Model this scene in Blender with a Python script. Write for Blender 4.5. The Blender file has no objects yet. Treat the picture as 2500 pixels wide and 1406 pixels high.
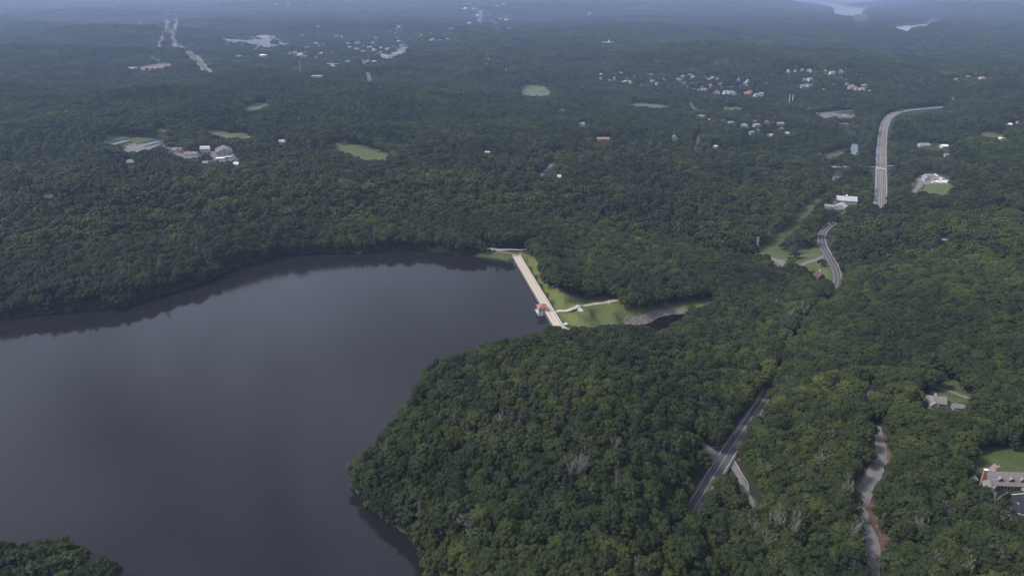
import bpy, bmesh, math, random
import numpy as np
from mathutils import Vector, Matrix

random.seed(7)
RNG = np.random.default_rng(11)
scene = bpy.context.scene
col = scene.collection

# ------------------------------------------------------------------ camera
CAM_H = 300.0
HFOV = math.radians(73.0)
FPX = 1250.0 / math.tan(HFOV / 2)
PITCH = math.atan(723.0 / FPX)
cam_data = bpy.data.cameras.new('camera')
cam_data.sensor_fit = 'HORIZONTAL'
cam_data.angle = HFOV
cam_data.clip_start = 1.0
cam_data.clip_end = 40000.0
cam = bpy.data.objects.new('camera', cam_data)
col.objects.link(cam)
cam.location = (0, 0, CAM_H)
cam.rotation_euler = (math.pi / 2 - PITCH, 0, 0)
scene.camera = cam

# ------------------------------------------------------------------ world, sun, exposure
SUN_EL, SUN_AZ = math.radians(50), math.radians(-95)      # azimuth from +Y towards +X
world = bpy.data.worlds.new('World')
scene.world = world
world.use_nodes = True
wn, wl = world.node_tree.nodes, world.node_tree.links
wn.clear()
sky = wn.new('ShaderNodeTexSky')
sky.sky_type = 'NISHITA'
sky.sun_disc = False
sky.sun_elevation = SUN_EL
sky.sun_rotation = SUN_AZ
sky.altitude = 100
sky.air_density = 1.0
sky.dust_density = 1.5
sky.ozone_density = 1.5
hs = wn.new('ShaderNodeHueSaturation')
hs.inputs['Saturation'].default_value = 0.47
hs.inputs['Value'].default_value = 1.0
# broken overcast: soft cloud mottling, the same in every direction
tc = wn.new('ShaderNodeTexCoord')
cn = wn.new('ShaderNodeTexNoise')
cn.inputs['Scale'].default_value = 2.6
cn.inputs['Detail'].default_value = 5
cn.inputs['Distortion'].default_value = 0.6
cr = wn.new('ShaderNodeMapRange')
cr.inputs['From Min'].default_value = 0.35
cr.inputs['From Max'].default_value = 0.68
cr.inputs['To Min'].default_value = 0.45
cr.inputs['To Max'].default_value = 1.55
mx = wn.new('ShaderNodeMix')
mx.data_type = 'RGBA'
mx.blend_type = 'MULTIPLY'
mx.inputs[0].default_value = 1.0
bgn = wn.new('ShaderNodeBackground')
bgn.inputs['Strength'].default_value = 0.086
wo = wn.new('ShaderNodeOutputWorld')
wl.new(sky.outputs[0], hs.inputs['Color'])
wl.new(tc.outputs['Generated'], cn.inputs['Vector'])
wl.new(cn.outputs[0], cr.inputs['Value'])
wl.new(hs.outputs[0], mx.inputs[6])
wl.new(cr.outputs[0], mx.inputs[7])
# overcast skies are brighter overhead than at the horizon
sx = wn.new('ShaderNodeSeparateXYZ')
zr = wn.new('ShaderNodeMapRange')
zr.inputs['From Min'].default_value = 0.0
zr.inputs['From Max'].default_value = 1.0
zr.inputs['To Min'].default_value = 0.68
zr.inputs['To Max'].default_value = 1.6
mz = wn.new('ShaderNodeMix')
mz.data_type = 'RGBA'
mz.blend_type = 'MULTIPLY'
mz.inputs[0].default_value = 1.0
wl.new(tc.outputs['Generated'], sx.inputs[0])
wl.new(sx.outputs['Z'], zr.inputs['Value'])
wl.new(mx.outputs[2], mz.inputs[6])
wl.new(zr.outputs[0], mz.inputs[7])
wl.new(mz.outputs[2], bgn.inputs['Color'])
wl.new(bgn.outputs[0], wo.inputs['Surface'])

sun_d = bpy.data.lights.new('sun', 'SUN')
sun_d.energy = 1.5
sun_d.angle = math.radians(11)
sun_d.color = (1.0, 0.96, 0.9)
sun = bpy.data.objects.new('sun', sun_d)
col.objects.link(sun)
sv = Vector((math.sin(SUN_AZ) * math.cos(SUN_EL), math.cos(SUN_AZ) * math.cos(SUN_EL), math.sin(SUN_EL)))
sun.rotation_euler = sv.to_track_quat('Z', 'Y').to_euler()
sun.location = (0, 0, 280)

scene.view_settings.view_transform = 'Standard'
scene.view_settings.look = 'None'
scene.view_settings.gamma = 1.0
scene.view_settings.exposure = 1.24
scene.render.engine = 'CYCLES'
cy = scene.cycles
cy.max_bounces = 4
cy.diffuse_bounces = 2
cy.glossy_bounces = 2
cy.transmission_bounces = 2
cy.transparent_max_bounces = 4
cy.volume_bounces = 2
cy.use_denoising = True
cy.denoiser = 'OPENIMAGEDENOISE'
cy.sample_clamp_indirect = 4.0

# ------------------------------------------------------------------ pixel <-> place helpers (survey of the photograph)
CT, ST = math.cos(PITCH), math.sin(PITCH)


def on_plane(px, py, z=0.0):
    u = (px - 1250.0) / FPX
    v = -(py - 703.0) / FPX
    d = np.array([u, CT + v * ST, -ST + v * CT])
    t = (z - CAM_H) / d[2]
    return d[0] * t, d[1] * t


def project(x, y, z):
    dz = z - CAM_H
    depth = y * CT - dz * ST
    up = y * ST + dz * CT
    return 1250.0 + FPX * x / depth, 703.0 - FPX * up / depth, depth


def smooth01(t):
    t = np.clip(t, 0, 1)
    return t * t * (3 - 2 * t)


def vnoise(x, y, seed=0):
    xi, yi = np.floor(x).astype(np.int64), np.floor(y).astype(np.int64)
    fx, fy = x - xi, y - yi
    fx, fy = fx * fx * (3 - 2 * fx), fy * fy * (3 - 2 * fy)

    def h(a, b):
        n = (a * 374761393 + b * 668265263 + seed * 974711) & 0x7fffffff
        n = ((n ^ (n >> 13)) * 1274126177) & 0x7fffffff
        return ((n ^ (n >> 16)) & 0xffff) / 65535.0
    a = h(xi, yi) * (1 - fx) + h(xi + 1, yi) * fx
    b = h(xi, yi + 1) * (1 - fx) + h(xi + 1, yi + 1) * fx
    return a * (1 - fy) + b * fy


def inside(poly, x, y):
    x, y = np.asarray(x, float), np.asarray(y, float)
    r = np.zeros(x.shape, bool)
    n = len(poly)
    for i in range(n):
        x0, y0 = poly[i]
        x1, y1 = poly[(i + 1) % n]
        if y0 == y1:
            continue
        c = ((y0 > y) != (y1 > y)) & (x < (x1 - x0) * (y - y0) / (y1 - y0) + x0)
        r ^= c
    return r


def seg_dist(pts, x, y, closed=False):
    """distance to a polyline and the fractional index of the nearest place on it"""
    best = np.full(np.shape(x), 1e12)
    at = np.zeros(np.shape(x))
    n = len(pts)
    for i in range(n if closed else n - 1):
        x0, y0 = pts[i][0], pts[i][1]
        x1, y1 = pts[(i + 1) % n][0], pts[(i + 1) % n][1]
        dx, dy = x1 - x0, y1 - y0
        L = dx * dx + dy * dy + 1e-9
        t = np.clip(((x - x0) * dx + (y - y0) * dy) / L, 0, 1)
        d = (x - x0 - t * dx) ** 2 + (y - y0 - t * dy) ** 2
        m = d < best
        best = np.where(m, d, best)
        at = np.where(m, i + t, at)
    return np.sqrt(best), at


# ------------------------------------------------------------------ terrain
CTRL = [  # survey points: picture x, picture y, height above the reservoir
    (-300, 700, 14), (0, 690, 16), (0, 600, 26), (0, 480, 38), (200, 640, 20), (400, 560, 26), (400, 640, 12), (700, 560, 18),
    (560, 600, 16), (900, 570, 10), (1000, 590, 6), (1150, 590, 5), (1250, 615, 5.5), (1200, 560, 10), (1200, 480, 16), (900, 480, 26),
    (600, 480, 32), (250, 450, 40), (100, 350, 44), (350, 345, 36), (450, 380, 35), (540, 378, 35), (650, 400, 32), (560, 328, 36),
    (900, 380, 26), (630, 262, 34), (800, 250, 26), (900, 300, 22), (200, 250, 46), (-200, 400, 46),
    (1350, 700, -7), (1430, 745, -9), (1440, 780, -12), (1500, 735, -13), (1540, 760, -16), (1600, 765, -20), (1620, 795, -25),
    (1700, 740, -24), (1330, 640, -6), (1400, 600, -8), (1500, 560, -10), (1600, 650, -18), (1700, 560, -18), (1600, 450, -8),
    (1400, 450, 4), (1800, 640, -28), (1750, 500, -14), (1320, 560, 2),
    (1380, 810, 3), (1300, 880, 12), (1150, 960, 14), (1100, 1050, 18), (1300, 1000, 27), (1400, 1200, 34), (1250, 1350, 28),
    (1000, 1180, 12), (1050, 1260, 10), (1500, 860, 2), (1600, 900, 4), (1600, 1050, 18), (1600, 1300, 26), (1500, 1420, 30), (1720, 850, -14),
    (1690, 1240, 4), (1766, 1130, -1), (1868, 965, -10), (1925, 860, -18), (1985, 765, -24), (2043, 690, -28), (2004, 580, -30),
    (1900, 640, -31), (1850, 590, -30), (1980, 490, -30), (2050, 500, -31), (2060, 430, -34), (2090, 350, -35), (2150, 470, -29), (2152, 400, -29), (2155, 320, -30),
    (2210, 271, -26), (2300, 262, -22), (1950, 420, -26), (1900, 330, -22),
    (2000, 900, -4), (2100, 850, 0), (2000, 1100, 2), (2130, 1080, 13), (2107, 1206, 15), (2130, 1340, 19), (1900, 1250, 6), (1850, 1400, 8),
    (2290, 975, 16), (2330, 945, 17), (2300, 1120, 24), (2440, 1180, 28), (2440, 1120, 30), (2480, 1235, 27), (2300, 1300, 26), (2450, 1400, 32),
    (2600, 1200, 34), (2250, 800, 8), (2450, 800, 20), (2300, 650, 10), (2480, 650, 24), (2150, 620, -12), (2120, 720, -8), (2280, 560, 4), (2450, 500, 14),
    (2280, 450, -12), (2250, 360, -14), (2400, 380, -4), (2480, 300, 4),
    (1300, 225, -28), (1540, 250, -30), (1700, 270, -30), (1925, 262, -31), (2030, 278, -31), (1700, 330, -16), (1500, 330, -4), (1250, 330, 8), (1080, 240, 2),
    (1700, 215, -18), (1800, 235, -24), (1930, 185, 6), (2050, 190, 4), (1800, 160, 14), (1500, 170, 2), (1480, 106, 22), (2200, 200, 2), (2400, 200, 14),
    (500, 160, 30), (640, 115, 34), (400, 60, 38), (800, 160, 14), (980, 110, 10), (1160, 50, 14), (200, 150, 46), (0, 250, 50), (1200, 150, 12),
    (-400, 150, 50), (2900, 250, 10), (2900, 700, 30), (2200, 120, 16), (1700, 100, 24),
    (-150, 1400, 6), (100, 1400, 4), (250, 1500, 4), (-300, 1500, 14), (0, 1700, 14), (1500, 1800, 32), (2300, 1700, 34), (1900, 1700, 14), (1250, 1900, 26),
]
cx, cyy, cz = [], [], []
for px, py, z in CTRL:
    X, Y = on_plane(px, py, z)
    cx.append(X); cyy.append(Y); cz.append(z)
cx, cyy, cz = np.array(cx), np.array(cyy), np.array(cz, float)


def warp(x, y):
    r = np.hypot(x, y) + 60.0
    return x / r * 1.6, np.log(r) * 1.25


qx, qy = warp(cx, cyy)


def tps(d2):
    return 0.5 * d2 * np.log(d2 + 1e-12)


n_c = len(qx)
K = tps((qx[:, None] - qx[None]) ** 2 + (qy[:, None] - qy[None]) ** 2) + np.eye(n_c) * 2e-3
Pm = np.c_[np.ones(n_c), qx, qy]
A = np.block([[K, Pm], [Pm.T, np.zeros((3, 3))]])
WTS = np.linalg.solve(A, np.r_[cz, np.zeros(3)])


def base_height(x, y):
    x, y = np.asarray(x, float), np.asarray(y, float)
    sh = x.shape
    xf, yf = x.ravel(), y.ravel()
    out = np.empty(len(xf))
    for s in range(0, len(xf), 60000):
        a, b = warp(xf[s:s + 60000], yf[s:s + 60000])
        k = tps((a[:, None] - qx[None]) ** 2 + (b[:, None] - qy[None]) ** 2)
        out[s:s + 60000] = k @ WTS[:n_c] + WTS[n_c] + WTS[n_c + 1] * a + WTS[n_c + 2] * b
    out = np.clip(out, -36, 62)
    r = np.hypot(xf, yf)
    near = smooth01((r - 250) / 500)
    far = smooth01((r - 1700) / 2200)
    mid = smooth01((r - 800) / 700)
    out += near * 5 * (vnoise(xf / 95, yf / 95, 3) - 0.5) + mid * smooth01((out + 20) / 14) * 36 * (vnoise(xf / 300, yf / 230, 8) - 0.5)
    out += far * (84 * (vnoise(xf / 1100 + 3.1, yf / 760, 5) - 0.5) + 26 * (vnoise(xf / 380, yf / 300, 6) - 0.5))
    out += smooth01((r - 6500) / 6500) * (135 + 110 * (vnoise(xf / 2600, yf / 1900, 9) - 0.5))
    return np.clip(out, -36, 240).reshape(sh)


def ground_of(px, py, zf=None):
    """where the line of sight through a picture point meets the land"""
    zf = zf or base_height
    z = 0.0
    for _ in range(40):
        X, Y = on_plane(px, py, z)
        z2 = float(zf(np.array([X]), np.array([Y]))[0])
        if abs(z2 - z) < 0.05:
            break
        z = z * 0.45 + z2 * 0.55
    return X, Y, z


def gp(pts, z):
    return [on_plane(px, py, z) for px, py in pts]


# reservoir shore, at the level of the water
SHORE = gp([(-900, 1010), (-300, 838), (0, 777), (140, 765), (302, 750), (417, 712), (500, 688), (568, 655), (648, 635), (706, 621), (840, 618),
            (880, 617), (960, 611), (1040, 611), (1090, 619), (1140, 624), (1200, 627), (1252, 640)], 0.0)
DAM_A = on_plane(1253, 638.5, 0.0)
DAM_B = on_plane(1350.5, 806, 0.0)
SHORE += [DAM_A, DAM_B]
SHORE += gp([(1300, 843), (1240, 862), (1180, 880), (1120, 905), (1060, 928), (1027, 965), (1003, 1015), (968, 1062), (948, 1107), (912, 1142),
             (878, 1157), (866, 1185), (876, 1207), (898, 1230), (948, 1270), (995, 1303), (1022, 1338), (1036, 1372), (1050, 1420), (1066, 1500), (1090, 1700),
             (900, 2000), (500, 2000), (420, 1700), (390, 1550), (335, 1462), (285, 1432), (230, 1402), (180, 1378), (100, 1370), (0, 1378), (-100, 1392), (-300, 1400), (-900, 1330)], 0.0)

# far lakes, river and ponds: level and outline
LAKES = {
    'lake': (18.0, gp([(1985, 6), (2030, 8), (2060, 14), (2122, 17), (2126, 22), (2108, 27), (2105, 33), (2128, 44), (2120, 56), (2104, 62), (2085, 58), (2080, 46), (2030, 40), (2032, 24), (2010, 14)], 18.0)),
    'lake.001': (18.0, gp([(2165, 66), (2190, 62), (2195, 58), (2262, 54), (2270, 48), (2262, 39), (2280, 42), (2312, 46), (2280, 52), (2262, 66), (2228, 74), (2215, 86), (2195, 80)], 18.0)),
    'river': (-37.5, gp([(2055, 312), (2065, 312), (2068, 318), (2073, 325), (2085, 330), (2097, 342), (2103, 360), (2106, 385), (2090, 392), (2072, 388), (2074, 370), (2079, 352), (2078, 330), (2064, 322)], -37.5)),
    'pond': (-37.5, gp([(2028, 425), (2040, 428), (2064, 435), (2052, 450), (2030, 450), (2022, 440)], -37.5)),
    'stilling_pool': (-27.0, gp([(1530, 795), (1584, 788), (1608, 773), (1640, 766), (1674, 765), (1680, 778), (1680, 800), (1650, 830), (1590, 835), (1540, 815)], -27.0)),
    'marsh_pond': (-31.0, gp([(1268, 216), (1300, 215), (1338, 220), (1345, 228), (1340, 236), (1290, 236), (1270, 232)], -31.0)),
}


def lake_edit(x, y, z):
    ins = inside(SHORE, x, y)
    d, _ = seg_dist(SHORE, x, y, True)
    z = np.where(ins, -np.minimum(12, d * 0.35), z)
    # the dam end of the shore is a wall, not a bank
    dd, at = seg_dist([DAM_A, DAM_B], x, y)
    bank = np.maximum(z, np.minimum(d * 0.45, 6))
    bank = np.minimum(bank, d * 0.9)
    w = smooth01((60 - d) / 40) * smooth01((dd - 8) / 25)
    z = np.where(ins, z, z * (1 - w) + bank * w)
    z = np.where(~ins & (d < 14) & (dd > 12), np.maximum(z, d * 0.15), z)
    for nm, (lv, poly) in LAKES.items():
        ins = inside(poly, x, y)
        d, _ = seg_dist(poly, x, y, True)
        size = 6 if lv < -7 else 400
        z = np.where(ins, lv - np.minimum(3, 0.3 + d * 0.2), z)
        w = smooth01((size * 3 - d) / (size * 3))
        tgt = lv + 0.6 + np.minimum(d * 0.25, 10)
        z = np.where(ins, z, z * (1 - w) + np.where(lv < -7, np.maximum(np.minimum(z, tgt), lv + 0.5), tgt) * w)
    return z


def height0(x, y):
    x, y = np.asarray(x, float), np.asarray(y, float)
    return lake_edit(x, y, base_height(x, y))


def catmull(p, step):
    p = np.array(p, float)
    out = []
    for i in range(len(p) - 1):
        p0, p1, p2, p3 = p[max(i - 1, 0)], p[i], p[i + 1], p[min(i + 2, len(p) - 1)]
        n = max(2, int(np.hypot(*(p2 - p1)[:2]) / step))
        for k in range(n):
            t = k / n
            out.append(0.5 * (2 * p1 + (p2 - p0) * t + (2 * p0 - 5 * p1 + 4 * p2 - p3) * t * t + (3 * p1 - p0 - 3 * p2 + p3) * t ** 3))
    out.append(p[-1])
    return np.array(out)


# name: (material, picture points (x, y[, width]), width in metres)
ROAD_DEF = {
    'main_road': ('asphalt', [(1600, 1400), (1645, 1325), (1683, 1262), (1718, 1205), (1744, 1160), (1774, 1112), (1808, 1060), (1842, 1010), (1869, 968), (1895, 920), (1925, 860),
                              (1955, 805), (1988, 765), (2028, 722), (2045, 692), (2043, 665), (2028, 635), (2011, 605), (2005, 583), (2012, 564), (2030, 548), (2060, 525), (2100, 508), (2140, 492)], 12.5),
    'highway': ('asphalt_pale', [(2146, 520), (2150, 485), (2151, 450), (2151, 410), (2152, 370), (2155, 330), (2160, 305), (2170, 288), (2188, 277), (2215, 271), (2255, 267), (2305, 262), (2340, 258)], 21.5),
    'gravel_drive': ('gravel', [(2140, 1040, 6), (2147, 1070, 6), (2153, 1094, 8), (2150, 1118, 9), (2138, 1150, 9), (2122, 1180, 9), (2107, 1206, 10), (2101, 1233, 9), (2105, 1252, 6), (2114, 1276, 4.5),
                                (2125, 1300, 5), (2131, 1327, 7), (2129, 1359, 9), (2127, 1383, 8), (2130, 1410, 7), (2135, 1470, 6)], 8),
    'side_street': ('asphalt_pale', [(1700, 1086), (1722, 1100), (1742, 1115), (1757, 1122)], 12),
    'entrance_drive': ('gravel', [(1778, 1128, 8), (1793, 1140, 6.5), (1803, 1160, 4), (1812, 1180, 5), (1818, 1197, 6), (1830, 1225, 5), (1850, 1260, 5)], 6),
    'house_drive': ('gravel', [(2270, 935), (2288, 947), (2310, 953), (2340, 964), (2373, 976), (2400, 992)], 4.2),
    'lawn_path': ('path', [(1354, 768), (1366, 762), (1385, 756), (1412, 750), (1440, 745), (1475, 739), (1508, 733), (1540, 728)], 5.0),
    'dam_walk': ('path', [(1359, 766), (1363, 776), (1369, 787), (1377, 798)], 2.6),
    'path_spur': ('path', [(1408, 750), (1414, 755), (1419, 761)], 5.0),
    'shore_road': ('gravel_pink', [(1150, 600, 6), (1178, 607, 8), (1200, 609, 9), (1220, 611, 8), (1245, 610, 5), (1275, 610, 4), (1310, 606, 4)], 6),
    'dam_approach': ('gravel', [(1206, 612, 6), (1222, 616, 5), (1238, 618, 4.5), (1250, 619, 5), (1264, 626, 7)], 5),
    'substation_drive': ('gravel', [(1955, 648), (1975, 640), (2000, 632), (2016, 622)], 6),
    'cross_street': ('asphalt_pale', [(2020, 411), (2070, 410), (2110, 409), (2151, 408), (2180, 406), (2210, 405)], 9),
    'lot_road': ('asphalt_pale', [(1950, 277), (2000, 277), (2050, 273), (2095, 270)], 13),
    'yard_drive': ('gravel', [(2226, 474), (2234, 466), (2242, 458), (2246, 450), (2248, 440)], 8),
    'village_street': ('asphalt_pale', [(1684, 238), (1685, 250), (1690, 262), (1700, 272), (1702, 282)], 9),
    'lane': ('asphalt_pale', [(1368, 372), (1356, 390), (1345, 405), (1325, 425), (1315, 436)], 7),
    'lane.001': ('asphalt_pale', [(1708, 325), (1704, 345), (1698, 362), (1692, 375)], 6),
    'lane.002': ('asphalt_pale', [(1500, 388), (1550, 389), (1620, 391)], 6),
    'curved_road': ('asphalt_pale', [(896, 178), (899, 185), (901, 193), (902, 200), (896, 208)], 16),
    'far_highway': ('gravel', [(402, 40), (408, 52), (410, 62), (405, 74), (398, 86), (390, 100), (384, 110)], 22),
    'far_highway.001': ('gravel', [(426, 42), (433, 52), (430, 66), (422, 82), (421, 95), (428, 108), (440, 120), (452, 130)], 22),
    'far_highway.002': ('gravel', [(440, 118), (466, 128), (484, 142), (498, 158), (514, 176), (524, 186)], 15),
    'far_highway.003': ('gravel', [(446, 126), (462, 138), (475, 150), (488, 166), (500, 180)], 12),
    'town_road': ('asphalt_pale', [(1172, 20), (1174, 32), (1172, 44), (1170, 58)], 22),
    'school_lane': ('asphalt_pale', [(395, 366), (420, 372), (450, 384), (500, 385), (525, 388), (580, 392)], 6),
    'terrace_road': ('asphalt_pale', [(2470, 775), (2486, 790), (2498, 806)], 6),
    'hill_drive': ('gravel', [(2126, 940), (2124, 955), (2122, 972)], 5),
}
ROADS = {}
for nm, (mt, pts, wd) in ROAD_DEF.items():
    P3 = []
    for q in pts:
        X, Y, Z = ground_of(q[0], q[1], height0)
        P3.append((X, Y, Z, q[2] if len(q) > 2 else wd))
    dist = np.hypot(P3[0][0], P3[0][1])
    c = catmull(P3, max(4.0, dist / 220))
    for _ in range(6):
        z = c[:, 2].copy()
        z[1:-1] = (z[:-2] + 2 * z[1:-1] + z[2:]) / 4
        c[:, 2] = z
    ROADS[nm] = (mt, c)


def height(x, y):
    x, y = np.asarray(x, float), np.asarray(y, float)
    z = height0(x, y)
    for nm, (mt, c) in ROADS.items():
        w = c[:, 3].max() / 2
        m = (x > c[:, 0].min() - 30) & (x < c[:, 0].max() + 30) & (y > c[:, 1].min() - 30) & (y < c[:, 1].max() + 30)
        if not m.any():
            continue
        cc = c[::2] if len(c) > 8 else c
        d, at = seg_dist(cc, x[m], y[m])
        zz = np.interp(at, np.arange(len(cc)), cc[:, 2]) - 0.15
        k = smooth01(1 - (d - w - 2.5) / 12)
        z[m] = z[m] * (1 - k) + zz * k
    return z


def axis(parts):
    out = []
    for a, b, s in parts:
        out += list(np.arange(a, b, s))
    out.append(parts[-1][1])
    return np.array(out, float)


GX = axis([(-17000, -8000, 220), (-8000, -2000, 90), (-2000, -900, 24), (-900, -320, 10), (-320, 520, 5), (520, 1000, 9), (1000, 2200, 24), (2200, 8000, 90), (8000, 17000, 220)])
GY = axis([(-900, 120, 60), (120, 240, 12), (240, 800, 5), (800, 1250, 9), (1250, 1700, 9), (1700, 2200, 18), (2200, 4200, 45), (4200, 9000, 90), (9000, 18600, 200)])
gxx, gyy = np.meshgrid(GX, GY)
GZ = height(gxx, gyy)


def ground(x, y):
    """height of the built ground sheet (same two triangles per cell as the mesh)"""
    x, y = np.atleast_1d(np.asarray(x, float)), np.atleast_1d(np.asarray(y, float))
    i = np.clip(np.searchsorted(GX, x) - 1, 0, len(GX) - 2)
    j = np.clip(np.searchsorted(GY, y) - 1, 0, len(GY) - 2)
    u = (x - GX[i]) / (GX[i + 1] - GX[i])
    v = (y - GY[j]) / (GY[j + 1] - GY[j])
    a, b, c, d = GZ[j, i], GZ[j, i + 1], GZ[j + 1, i + 1], GZ[j + 1, i]
    return np.where(u >= v, a + u * (b - a) + v * (c - b), a + v * (d - a) + u * (c - d))


def spot(px, py):
    return ground_of(px, py, ground)


def mpp(px, py):
    X, Y, Z = spot(px, py)
    return math.sqrt(X * X + Y * Y + (Z - CAM_H) ** 2) / math.hypot(FPX, math.hypot(px - 1250, py - 703))

# ------------------------------------------------------------------ materials
MATS = {}


def nn(nt, kind, **kw):
    n = nt.nodes.new(kind)
    for k, v in kw.items():
        setattr(n, k, v)
    return n


def material(name, c1, c2=None, rough=0.85, scale=0.2, detail=4, c3=None, bump=0.0, bscale=2.0, spec=0.3, stripe=None, metallic=0.0):
    """procedural surface: two or three real colours mixed by noise in world metres, with fine relief"""
    m = bpy.data.materials.new(name)
    m.use_nodes = True
    nt = m.node_tree
    nt.nodes.clear()
    out = nn(nt, 'ShaderNodeOutputMaterial')
    bs = nn(nt, 'ShaderNodeBsdfPrincipled')
    bs.inputs['Roughness'].default_value = rough
    bs.inputs['Specular IOR Level'].default_value = spec
    bs.inputs['Metallic'].default_value = metallic
    nt.links.new(bs.outputs[0], out.inputs['Surface'])
    if c2 is None:
        c2 = tuple(v * 0.82 for v in c1)
    geo = nn(nt, 'ShaderNodeNewGeometry')
    n1 = nn(nt, 'ShaderNodeTexNoise')
    n1.inputs['Scale'].default_value = scale
    n1.inputs['Detail'].default_value = detail
    n1.inputs['Roughness'].default_value = 0.65
    nt.links.new(geo.outputs['Position'], n1.inputs['Vector'])
    rp = nn(nt, 'ShaderNodeValToRGB')
    rp.color_ramp.elements[0].position = 0.32
    rp.color_ramp.elements[1].position = 0.68
    rp.color_ramp.elements[0].color = (*c1, 1)
    rp.color_ramp.elements[1].color = (*c2, 1)
    if c3 is not None:
        e = rp.color_ramp.elements.new(0.5)
        e.color = (*c3, 1)
    nt.links.new(n1.outputs[0], rp.inputs[0])
    colour = rp.outputs[0]
    if stripe:
        wv = nn(nt, 'ShaderNodeTexWave')
        wv.inputs['Scale'].default_value = stripe[0]
        wv.inputs['Distortion'].default_value = stripe[1]
        wv.inputs['Detail'].default_value = 2
        wv.inputs['Detail Scale'].default_value = 0.6
        mr = nn(nt, 'ShaderNodeMapRange')
        mr.inputs['To Min'].default_value = 1 - stripe[2]
        mr.inputs['To Max'].default_value = 1 + stripe[2]
        mu = nn(nt, 'ShaderNodeMix', data_type='RGBA', blend_type='MULTIPLY')
        mu.inputs[0].default_value = 1
        nt.links.new(geo.outputs['Position'], wv.inputs['Vector'])
        nt.links.new(wv.outputs['Fac'], mr.inputs['Value'])
        nt.links.new(colour, mu.inputs[6])
        nt.links.new(mr.outputs[0], mu.inputs[7])
        colour = mu.outputs[2]
    nt.links.new(colour, bs.inputs['Base Color'])
    if bump:
        n2 = nn(nt, 'ShaderNodeTexNoise')
        n2.inputs['Scale'].default_value = bscale
        n2.inputs['Detail'].default_value = 5
        bp = nn(nt, 'ShaderNodeBump')
        bp.inputs['Strength'].default_value = bump
        bp.inputs['Distance'].default_value = 0.3
        nt.links.new(geo.outputs['Position'], n2.inputs['Vector'])
        nt.links.new(n2.outputs[0], bp.inputs['Height'])
        nt.links.new(bp.outputs[0], bs.inputs['Normal'])
    MATS[name] = m
    return m


def foliage(name, ramp, hue_shade_noise=1.15, trans=0.14):
    """leaf colour differs from tree to tree and from stand to stand, with shaded slopes painted into the tone; some light passes through"""
    m = bpy.data.materials.new(name)
    m.use_nodes = True
    nt = m.node_tree
    nt.nodes.clear()
    out = nn(nt, 'ShaderNodeOutputMaterial')
    oi = nn(nt, 'ShaderNodeObjectInfo')
    n1 = nn(nt, 'ShaderNodeTexNoise')
    n1.inputs['Scale'].default_value = 0.0065
    n1.inputs['Detail'].default_value = 5
    n1.inputs['Roughness'].default_value = 0.7
    nt.links.new(oi.outputs['Location'], n1.inputs['Vector'])
    geo = nn(nt, 'ShaderNodeNewGeometry')
    n2 = nn(nt, 'ShaderNodeTexNoise')
    n2.inputs['Scale'].default_value = 0.7
    n2.inputs['Detail'].default_value = 2
    nt.links.new(geo.outputs['Position'], n2.inputs['Vector'])
    a = nn(nt, 'ShaderNodeMath', operation='MULTIPLY_ADD')      # 0.6*random + ...
    a.inputs[1].default_value = 0.46
    nt.links.new(oi.outputs['Random'], a.inputs[0])
    b = nn(nt, 'ShaderNodeMath', operation='MULTIPLY_ADD')
    b.inputs[1].default_value = hue_shade_noise * 1.7  # stand tone, its contrast raised to paint in dark shaded slopes
    b.inputs[2].default_value = 0.12 - hue_shade_noise * 0.85
    nt.links.new(n1.outputs[0], b.inputs[0])
    nt.links.new(b.outputs[0], a.inputs[2])
    c = nn(nt, 'ShaderNodeMath', operation='MULTIPLY_ADD')
    c.inputs[1].default_value = 0.34
    nt.links.new(n2.outputs[0], c.inputs[0])
    nt.links.new(a.outputs[0], c.inputs[2])
    rp = nn(nt, 'ShaderNodeValToRGB')
    els = rp.color_ramp.elements
    while len(els) > 1:
        els.remove(els[-1])
    for i, (p, cc) in enumerate(ramp):
        e = els[0] if i == 0 else els.new(p)
        e.position = p
        e.color = (*cc, 1)
    nt.links.new(c.outputs[0], rp.inputs[0])
    df = nn(nt, 'ShaderNodeBsdfDiffuse')
    tl = nn(nt, 'ShaderNodeBsdfTranslucent')
    gl = nn(nt, 'ShaderNodeBsdfGlossy')
    gl.inputs['Roughness'].default_value = 0.55
    gl.inputs['Color'].default_value = (0.8, 0.85, 0.9, 1)
    ms = nn(nt, 'ShaderNodeMixShader')
    ms.inputs[0].default_value = trans
    mg = nn(nt, 'ShaderNodeMixShader')
    mg.inputs[0].default_value = 0.025
    nt.links.new(rp.outputs[0], df.inputs['Color'])
    nt.links.new(rp.outputs[0], tl.inputs['Color'])
    nt.links.new(df.outputs[0], ms.inputs[1])
    nt.links.new(tl.outputs[0], ms.inputs[2])
    nt.links.new(ms.outputs[0], mg.inputs[1])
    nt.links.new(gl.outputs[0], mg.inputs[2])
    nt.links.new(mg.outputs[0], out.inputs['Surface'])
    MATS[name] = m
    return m


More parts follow.
